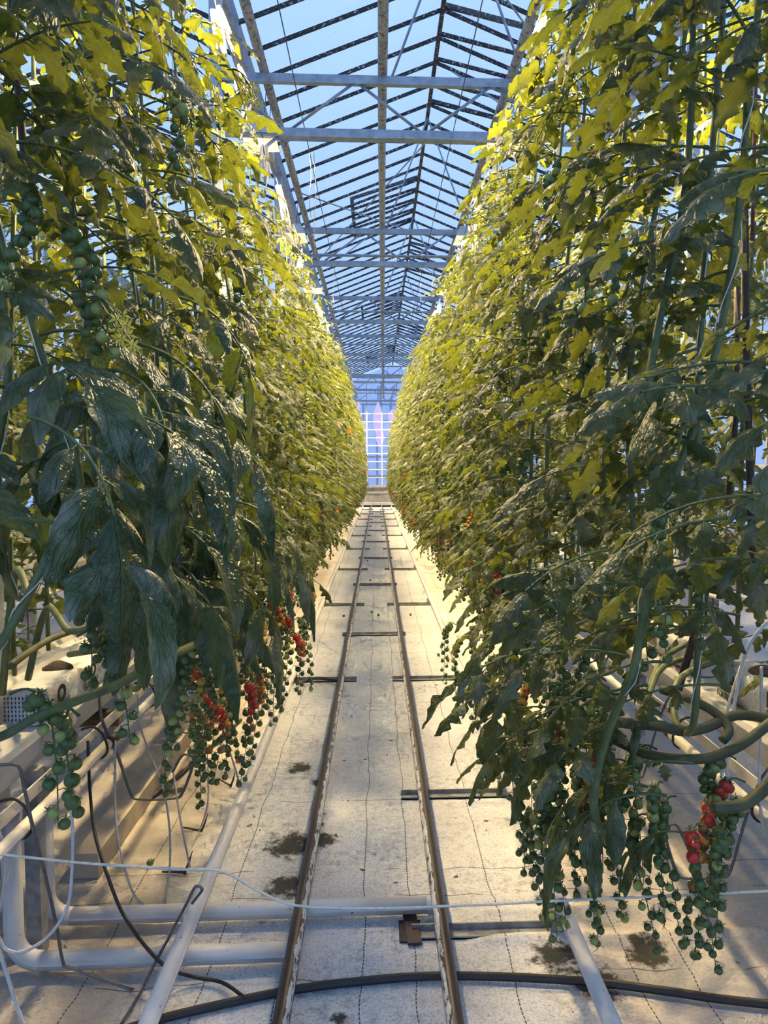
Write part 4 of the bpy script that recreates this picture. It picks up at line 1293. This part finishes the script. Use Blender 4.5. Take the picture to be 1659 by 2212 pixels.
for (px, py, Y, pl, st) in ((470, 1400, 2.9, 1, 'turning'), (430, 1430, 2.95, 3, 'green'), (480, 1480, 3.0, 0, 'green'), (545, 1330, 3.2, 1, 'turning'), (560, 1400, 3.3, 3, 'green'), (500, 1310, 3.15, 2, 'pale'), (575, 1300, 3.6, 1, 'turning'),
                            (590, 1380, 3.5, 3, 'green'), (530, 1450, 3.1, 1, 'ripe'), (612, 1280, 3.9, 3, 'ripe'), (635, 1340, 4.0, 1, 'green'), (655, 1270, 4.5, 0, 'turning'), (400, 1560, 2.8, 3, 'green'), (455, 1520, 2.8, 2, 'ripe')):
    fg_truss(('L', min(10, int((Y - 1.0) / 0.33))), px, py, Y, rng.uniform(-1.2, 1.2), pl, st)
for (px, py, Y, pl, st) in ((40, 395, 1.45, 2, 'green'), (95, 480, 1.5, 2, 'pale'), (330, 185, 1.9, 4, 'pale'), (110, 610, 1.55, 4, 'green'), (480, 590, 2.6, 4, 'green')):
    fg_truss(('L', 2), px, py, Y, rng.uniform(-1, 1), pl, st)
for (key, px, py, Y) in ((('L', 1), 85, 85, 1.6), (('L', 1), 95, 110, 1.6), (('L', 3), 470, 140, 2.2), (('L', 3), 490, 150, 2.2), (('L', 2), 150, 630, 1.45), (('L', 2), 175, 645, 1.45)):
    root, path, base = PLANTS[key]
    add_obj('flower_truss', FLOWER, root, at(px, py, Y) - base, (0, 0.2, rng.uniform(-0.6, 0.6)))
fg_truss(('R', 3), 1330, 535, 1.95, 2.4, 4, 'pale', 1.15)
fg_truss(('R', 3), 1375, 530, 1.95, 3.6, 4, 'pale', 1.15)
fg_truss(('R', 4), 1240, 345, 2.3, 3.0, 4, 'green', 1.05)
# right: thick curtain of hanging green strands
for k, (px, py, Y, pl, st) in enumerate(((1160, 1640, 2.25, 0, 'green'), (1175, 1760, 2.2, 1, 'green'), (1215, 1700, 2.15, 1, 'green'), (1250, 1770, 2.05, 0, 'green'), (1240, 1620, 2.2, 3, 'green'), (1290, 1700, 2.1, 1, 'green'),
                                         (1340, 1740, 2.0, 1, 'green'), (1360, 1650, 2.05, 0, 'green'), (1400, 1760, 1.95, 0, 'green'), (1210, 1560, 2.3, 1, 'ripe'), (1255, 1540, 2.3, 0, 'ripe'), (1430, 1690, 1.9, 3, 'green'),
                                         (1540, 1720, 1.9, 1, 'ripe'), (1570, 1770, 1.85, 1, 'green'), (1610, 1690, 1.9, 0, 'turning'), (1640, 1740, 1.8, 1, 'green'), (1145, 1590, 2.5, 2, 'turning'), (1090, 1420, 3.2, 1, 'ripe'),
                                         (1060, 1400, 3.4, 3, 'turning'), (1010, 1380, 4.0, 0, 'green'), (1450, 1090, 1.6, 0, 'green'), (1530, 1060, 1.6, 3, 'green'), (1480, 1210, 1.65, 2, 'green'), (1330, 1530, 2.0, 3, 'green'), (1300, 1480, 2.1, 0, 'pale'))):
    fg_truss(('R', min(12, max(0, int((Y - 1.0) / 0.33)))), px, py, Y, math.pi + rng.uniform(-1, 1), pl, st, 1.0)
for (px, py, Y, pl, st) in ((1195, 1650, 2.3, 1, 'green'), (1230, 1740, 2.2, 3, 'green'), (1270, 1640, 2.15, 1, 'green'), (1310, 1600, 2.1, 1, 'ripe'), (1320, 1780, 2.0, 3, 'green'), (1375, 1720, 2.0, 1, 'green'), (1420, 1620, 2.0, 3, 'pale'), (1460, 1720, 1.9, 0, 'green'),
                            (1185, 1560, 2.5, 3, 'green'), (1130, 1500, 2.8, 1, 'green'), (1110, 1470, 3.0, 3, 'turning'), (1280, 1550, 2.2, 3, 'green'), (1590, 1640, 1.95, 3, 'green'), (1510, 1780, 1.85, 0, 'ripe'), (1160, 1480, 2.7, 0, 'turning'), (1240, 1480, 2.4, 1, 'green'), (1040, 1360, 3.8, 1, 'green'), (985, 1350, 4.4, 3, 'green')):
    fg_truss(('R', min(12, max(0, int((Y - 1.0) / 0.33)))), px, py, Y, math.pi + rng.uniform(-1, 1), pl, st, 1.0)
# right: leaves over the fruit
for (px, py, Y, az, tm, sc, kind) in ((1400, 1700, 1.75, 2.6, 2, 0.85, 'big'), (1440, 1560, 1.8, 2.9, 4, 0.55, 'big'), (1330, 1290, 1.7, 3.3, 3, 1.0, 'small'), (1300, 1400, 1.8, 3.0, 5, 1.1, 'small'), (1250, 1350, 2.0, 3.4, 6, 1.1, 'small'),
                                      (1360, 1420, 1.7, 2.7, 7, 1.1, 'small'), (1290, 1560, 1.9, 3.2, 8, 1.0, 'small'), (1560, 1480, 1.7, 3.0, 9, 1.0, 'small'), (1600, 1330, 1.7, 2.6, 10, 1.0, 'small'), (1230, 1480, 2.1, 3.1, 1, 1.0, 'small'), (1180, 1380, 2.4, 3.1, 2, 1.0, 'small'), (1500, 1650, 1.8, 2.9, 3, 0.8, 'small'), (1340, 1500, 1.85, 3.4, 4, 1.1, 'small'), (1400, 1480, 1.75, 2.8, 6, 1.1, 'small'), (1260, 1600, 2.05, 3.3, 9, 0.9, 'small'), (1330, 1620, 1.9, 2.9, 11, 1.0, 'small'), (1450, 1430, 1.7, 3.2, 12, 1.1, 'small'), (1200, 1530, 2.3, 3.0, 0, 1.0, 'small'), (1150, 1440, 2.6, 3.2, 13, 1.0, 'small'), (1390, 1560, 1.85, 3.5, 1, 1.0, 'small'), (1440, 1720, 1.75, 3.0, 6, 0.95, 'big'), (1480, 1800, 1.7, 2.4, 1, 0.6, 'big')):
    fg_leaf(('R', 1), px, py, Y, az, kind, tm, sc, 0.25)
# left: broad leaves hanging in front
for k, (px, py, Y, az, sc) in enumerate(((180, 880, 1.35, 0.2, 0.85), (290, 740, 1.7, 0.1, 0.95), (230, 800, 1.55, -0.6, 0.9), (120, 1060, 1.35, -0.2, 0.85), (330, 1050, 1.8, 0.2, 0.9), (300, 1230, 1.9, -0.1, 0.95), (240, 1180, 1.75, -0.5, 0.9),
                                         (420, 1130, 2.2, 0.3, 0.95), (380, 640, 2.0, 0.2, 0.95), (350, 900, 1.9, 0.0, 1.0), (60, 900, 1.25, -0.3, 0.85), (480, 1080, 2.5, 0.2, 1.0), (440, 1250, 2.3, 0.1, 1.0), (20, 1120, 1.25, 0.0, 0.85), (520, 1150, 2.7, 0.2, 1.0))):
    fg_leaf(('L', min(6, k % 7)), px, py, Y, az, 'big', k % 9, sc, 0.35)

# ------------------------------------------------------------------ hoses, cords, wires


def line(name, pts, rad, mat, label, cat, group=None, k=5, seg=7):
    return tag(add_obj(name, MB().tube(smooth_path(pts, k), rad, seg).mesh(name, mat)), label, cat, group)


fz = lambda px, py, z=0.016: on_floor(px, py, z)
line('irrigation_hose', [fz(180, 2255, .018), fz(330, 2205, .018), fz(520, 2160, .018), fz(650, 2135, .018), fz(790, 2118, .018), fz(930, 2108, .018), fz(1100, 2110, .018), fz(1290, 2122, .018), fz(1450, 2142, .018), fz(1560, 2158, .018), fz(1720, 2175, .018)], 0.0135, 'black', 'black irrigation hose crossing under the rails', 'hose')
line('irrigation_hose', [fz(160, 1850), fz(230, 1795), fz(310, 1735), fz(390, 1672), fz(470, 1600), fz(520, 1555)], 0.012, 'black', 'black hose lying slantwise under the left gutter', 'hose')
line('hose_end', [fz(640, 1478, .03), fz(680, 1465, .045), fz(730, 1470, .03)], 0.012, 'black', 'short black hose stub across the left sleeper', 'hose')
line('drip_tube', [at(190, 1600, 2.75), at(194, 1700, 2.7), at(205, 1800, 2.6), at(232, 1890, 2.5), at(272, 1985, 2.42), fz(350, 2082, .10), fz(420, 2110, .03), fz(480, 2122, .02), fz(530, 2156, .03)], 0.006, 'black', 'black drip tube curving from the left gutter down to the hose', 'tube')
line('boundary_string', [at(-30, 1842, 1.85), at(60, 1852, 1.85), at(200, 1866, 1.86), at(400, 1878, 1.88), at(480, 1882, 1.9), at(560, 1925, 1.9), at(640, 1956, 1.9), at(800, 1962, 1.9), at(1000, 1956, 1.9), at(1200, 1946, 1.88), at(1400, 1937, 1.86), at(1690, 1924, 1.84)], 0.0035, 'twine', 'white string stretched across the aisle in front', 'string', k=4, seg=6)
for i, (pts, rad, lab) in enumerate((
        ([at(150, 1720, 2.15), at(157, 1800, 2.13), at(155, 1890, 2.1), at(145, 1960, 2.08), at(105, 2022, 2.05), at(50, 2056, 2.03), at(15, 2052, 2.02), at(0, 2030, 2.02), at(-20, 1990, 2.02)], 0.005, 'white drip hose looping low at the left edge'),
        ([at(-5, 1790, 2.15), at(8, 1830, 2.15), at(10, 1880, 2.14), at(2, 1950, 2.12), at(-12, 2010, 2.1)], 0.0045, 'white drip hose bowed outwards at the left edge'),
        ([at(46, 1730, 2.3), at(42, 1790, 2.3), at(30, 1850, 2.28), at(12, 1910, 2.26)], 0.004, 'white drip hose hanging in front of the riser'),
        ([at(-5, 2045, 2.02), at(15, 2105, 2.0), at(35, 2170, 1.98), at(55, 2225, 1.97)], 0.0055, 'white hose dropping out of the lower left corner'),
        ([at(250, 1600, 2.7), at(248, 1700, 2.68), at(252, 1790, 2.64), at(268, 1870, 2.6), at(295, 1940, 2.58), fz(345, 1975, .02)], 0.004, 'grey capillary hanging left of the floor pipe, second from left'),
        ([at(297, 1500, 2.95), at(300, 1560, 2.95), at(325, 1630, 2.9), at(352, 1700, 2.85), at(366, 1790, 2.8), at(366, 1880, 2.72), fz(352, 1962, .02)], 0.004, 'grey capillary ending beside the dark spike'),
        ([at(350, 1460, 3.1), at(355, 1540, 3.1), at(372, 1650, 3.05), at(388, 1760, 2.95), fz(412, 1880, .02)], 0.004, 'grey capillary ending at the floor pipe'),
        ([at(440, 1640, 3.2), at(450, 1700, 3.2), at(446, 1750, 3.15), fz(430, 1795, .02)], 0.004, 'short grey capillary below the ripe tomatoes'),
        ([at(390, 1510, 3.0), at(420, 1540, 3.0), at(470, 1560, 3.0), at(495, 1620, 3.0), at(520, 1700, 3.05)], 0.004, 'grey capillary running behind the ripe tomatoes'),
        ([at(1660, 1340, 2.3), at(1620, 1390, 2.3), at(1600, 1450, 2.3), at(1585, 1530, 2.28), at(1570, 1620, 2.25), at(1575, 1720, 2.2), at(1595, 1800, 2.2)], 0.006, 'white hose bending down in front of the right grow bag'),
        ([at(1645, 1440, 2.2), at(1643, 1560, 2.2), at(1640, 1700, 2.18), at(1648, 1790, 2.15)], 0.005, 'straight white hose at the right edge'),
        ([at(1600, 1440, 2.35), at(1572, 1530, 2.3), at(1560, 1640, 2.25), at(1555, 1760, 2.2)], 0.005, 'white hose close beside the bending one on the right'))):
    line('drip_hose', pts, rad, 'white_hose' if i < 4 or i > 8 else 'grey_hose', lab, 'hose')
line('wire_bracket', [at(-30, 1650, 2.05), at(5, 1652, 2.05), at(40, 1655, 2.05), at(52, 1700, 2.05), at(72, 1790, 2.06), at(98, 1890, 2.08), at(120, 1990, 2.1), at(136, 2078, 2.12), at(150, 2090, 2.12), at(215, 2112, 2.14), at(288, 2138, 2.16)], 0.0048, 'wire', 'grey bent steel wire bracket in front of the left gutter', 'wire', k=3)
line('wire_hook', [at(415, 1952, 2.35), at(428, 1935, 2.35), at(437, 1922, 2.35), at(430, 1914, 2.35), at(420, 1918, 2.35), at(405, 1948, 2.34), at(370, 2015, 2.32), at(330, 2090, 2.28), fz(300, 2150, .03), fz(262, 2212, .02)], 0.005, 'wire', 'dark steel hook leaning on the white floor pipe', 'hook', k=4)
hoop = [(-0.005, 0.14, 0.20), (0.0, 0.07, 0.16), (0.02, 0.0, 0.06), (0.06, 0.0, -0.10), (0.09, 0.0, -0.26), (0.115, 0.0, -0.285), (0.20, 0.0, -0.285), (0.225, 0.0, -0.26), (0.255, 0.0, -0.13), (0.245, 0.0, -0.10), (0.225, 0.0, -0.10), (0.20, 0.0, -0.17)]
HOOP = MB().tube(smooth_path(hoop, 3), 0.0042, 6).mesh('wire_hoop', 'wire')
for i in range(9):
    y = 2.98 + 0.75 * i
    tag(add_obj('truss_hoop', HOOP, None, (-1.188, y, 0.583), (0, 0, 0.1 * math.sin(i * 2)), (1.6, 1, 1)), '%s bent wire hoop from the camera below the left row' % ORD[i], 'wire hoop', 'bent wire hoops of the left row')
for i in range(6):
    y = 2.3 + 0.8 * i
    tag(add_obj('truss_hoop', HOOP, None, (1.328, y, 0.583), (0, 0, math.pi + 0.1 * math.sin(i * 2)), (1.4, 1, 1)), '%s bent wire hoop from the camera below the right row' % ORD[i], 'wire hoop', 'bent wire hoops of the right row')

# floor beam under the left gutter
gb = MB().obox((-1.205, 2.9, 0.058), (-1.205, 14.0, 0.058), 0.10, 0.105)
tag(add_obj('ground_beam', gb.mesh('ground_beam', 'beam')), 'long pale square beam lying under the left gutter', 'beam')
# rusty pipe end poking out below the left gutter
a = at(230, 1550, 3.3)
tag(add_obj('drain_stub', MB().tube([(a.x - 0.3, a.y, a.z), (a.x + 0.06, a.y, a.z)], 0.042, 12).mesh('drain_stub', 'dark_post')), 'brown drain pipe stub below the left gutter', 'pipe')

# ground spikes
SP = MB().tube([(0, 0, 0), (0.01, 0, 0.05), (0.015, 0.0, 0.10)], [0.006, 0.005, 0.001], 6).tube([(0, 0, 0.008), (-0.09, 0.01, 0.004)], [0.005, 0.004], 6).mesh('ground_spike', 'dark_post')
for i, (px, py, rz, lab) in enumerate(((434, 1798, 0.0, 'dark ground spike beside the white floor pipe, nearest ripe tomatoes'), (398, 1888, 0.3, 'dark ground spike lying against the floor pipe'), (352, 1962, 1.2, 'dark ground spike standing left of the wire hook'), (498, 1700, -0.5, 'dark ground spike below the hanging ripe strand'))):
    tag(add_obj('ground_spike', SP, None, fz(px, py, 0.002), (0, 0.2, rz)), lab, 'spike', 'dripper spikes on the floor')

# variety card hanging in the left row
root = tag(empty('plant_card', at(411, 1490, 2.75), (0, 0, R(12))), 'white hanging card marked K in the left row', 'card')
add_obj('card_sheet', MB().box((-0.020, -0.001, -0.024), (0.020, 0.001, 0.016)).mesh('card_sheet', 'card'), root)
add_obj('teal_band', MB().box((-0.020, -0.0014, 0.016), (0.020, 0.0014, 0.030)).mesh('teal_band', 'card_teal'), root)
k_ = text_mesh('K', 0.024, 'ink_grey'); add_obj('letter', k_, root, (-0.006, -0.0018, -0.021), (R(90), 0, 0))
d_ = text_mesh('-', 0.03, 'ink_grey'); add_obj('letter', d_, root, (-0.005, -0.0018, -0.006), (R(90), 0, 0))
add_obj('hanger_loop', MB().tube(smooth_path([(0, 0, 0.012), (0.004, 0, 0.04), (0, 0, 0.07)], 3), 0.0015, 5).mesh('hanger_loop', 'black'), root)

# ------------------------------------------------------------------ litter on the cloth
fallen = [(330, 1866, 'tom_green', 'green tomato fallen left of the floor pipe'), (801, 1323, 'tom_green', 'green tomato fallen between the rails, left of two'), (817, 1328, 'tom_green', 'green tomato fallen between the rails, right of two'),
          (743, 1332, 'tom_brown', 'small brown tomato fallen beside the left rail'), (945, 1415, 'tom_green', 'green tomato fallen near the right floor pipe, upper one'), (970, 1427, 'tom_green', 'green tomato fallen near the right floor pipe, lower one'),
          (952, 1398, 'tom_green', 'green tomato fallen near the right row, highest of three'), (801, 1254, 'tom_red', 'small red tomato fallen between the rails'), (793, 1211, 'tom_red', 'tiny red tomato far along between the rails'),
          (515, 1640, 'tom_red', 'small red tomato lying beside the left floor pipe'), (885, 1328, 'tom_brown', 'brown tomato fallen right of the right rail')]
for (px, py, c, lab) in fallen:
    p = on_floor(px, py, 0.016)
    tag(add_obj('fallen_tomato', T_HI[c], None, (p.x, p.y, 0.028 + floor_height(p.x, p.y)), (rng.uniform(-1, 1), rng.uniform(-1, 1), rng.uniform(0, 6)), 0.9), lab, 'tomato', 'fallen tomatoes')
dl = MB(); leaflet(dl, Vector((0, 0, 0.004)), Vector((1, 0, 0.25)), Vector((0, 0, 1)), 0.035, 0.012, 6, 4, 0.2, 0.6, 0.7, 0.05, random.Random(4))
DRY = dl.mesh('dry_leaf', 'dry')
litter = [(748, 1644), (784, 1642), (835, 1632), (752, 1728), (790, 1880), (990, 1893), (1056, 1773), (1050, 1792), (860, 1905), (727, 1809), (706, 1758), (760, 1545), (945, 1480), (780, 1360), (800, 1457), (792, 1355), (826, 1250), (805, 1243), (785, 1260), (840, 1600), (1330, 2115), (1600, 2080), (560, 1795), (545, 1780), (830, 1500), (868, 1333), (1030, 1330)]
for (px, py) in litter:
    p = on_floor(px, py)
    tag(add_obj('dry_leaf', DRY, None, (p.x, p.y, floor_height(p.x, p.y)), (0, 0, rng.uniform(0, 6)), rng.uniform(0.5, 1.0)), 'tiny dry brown leaf scrap lying on the white cloth', 'leaf scrap', 'dry leaf scraps on the cloth')
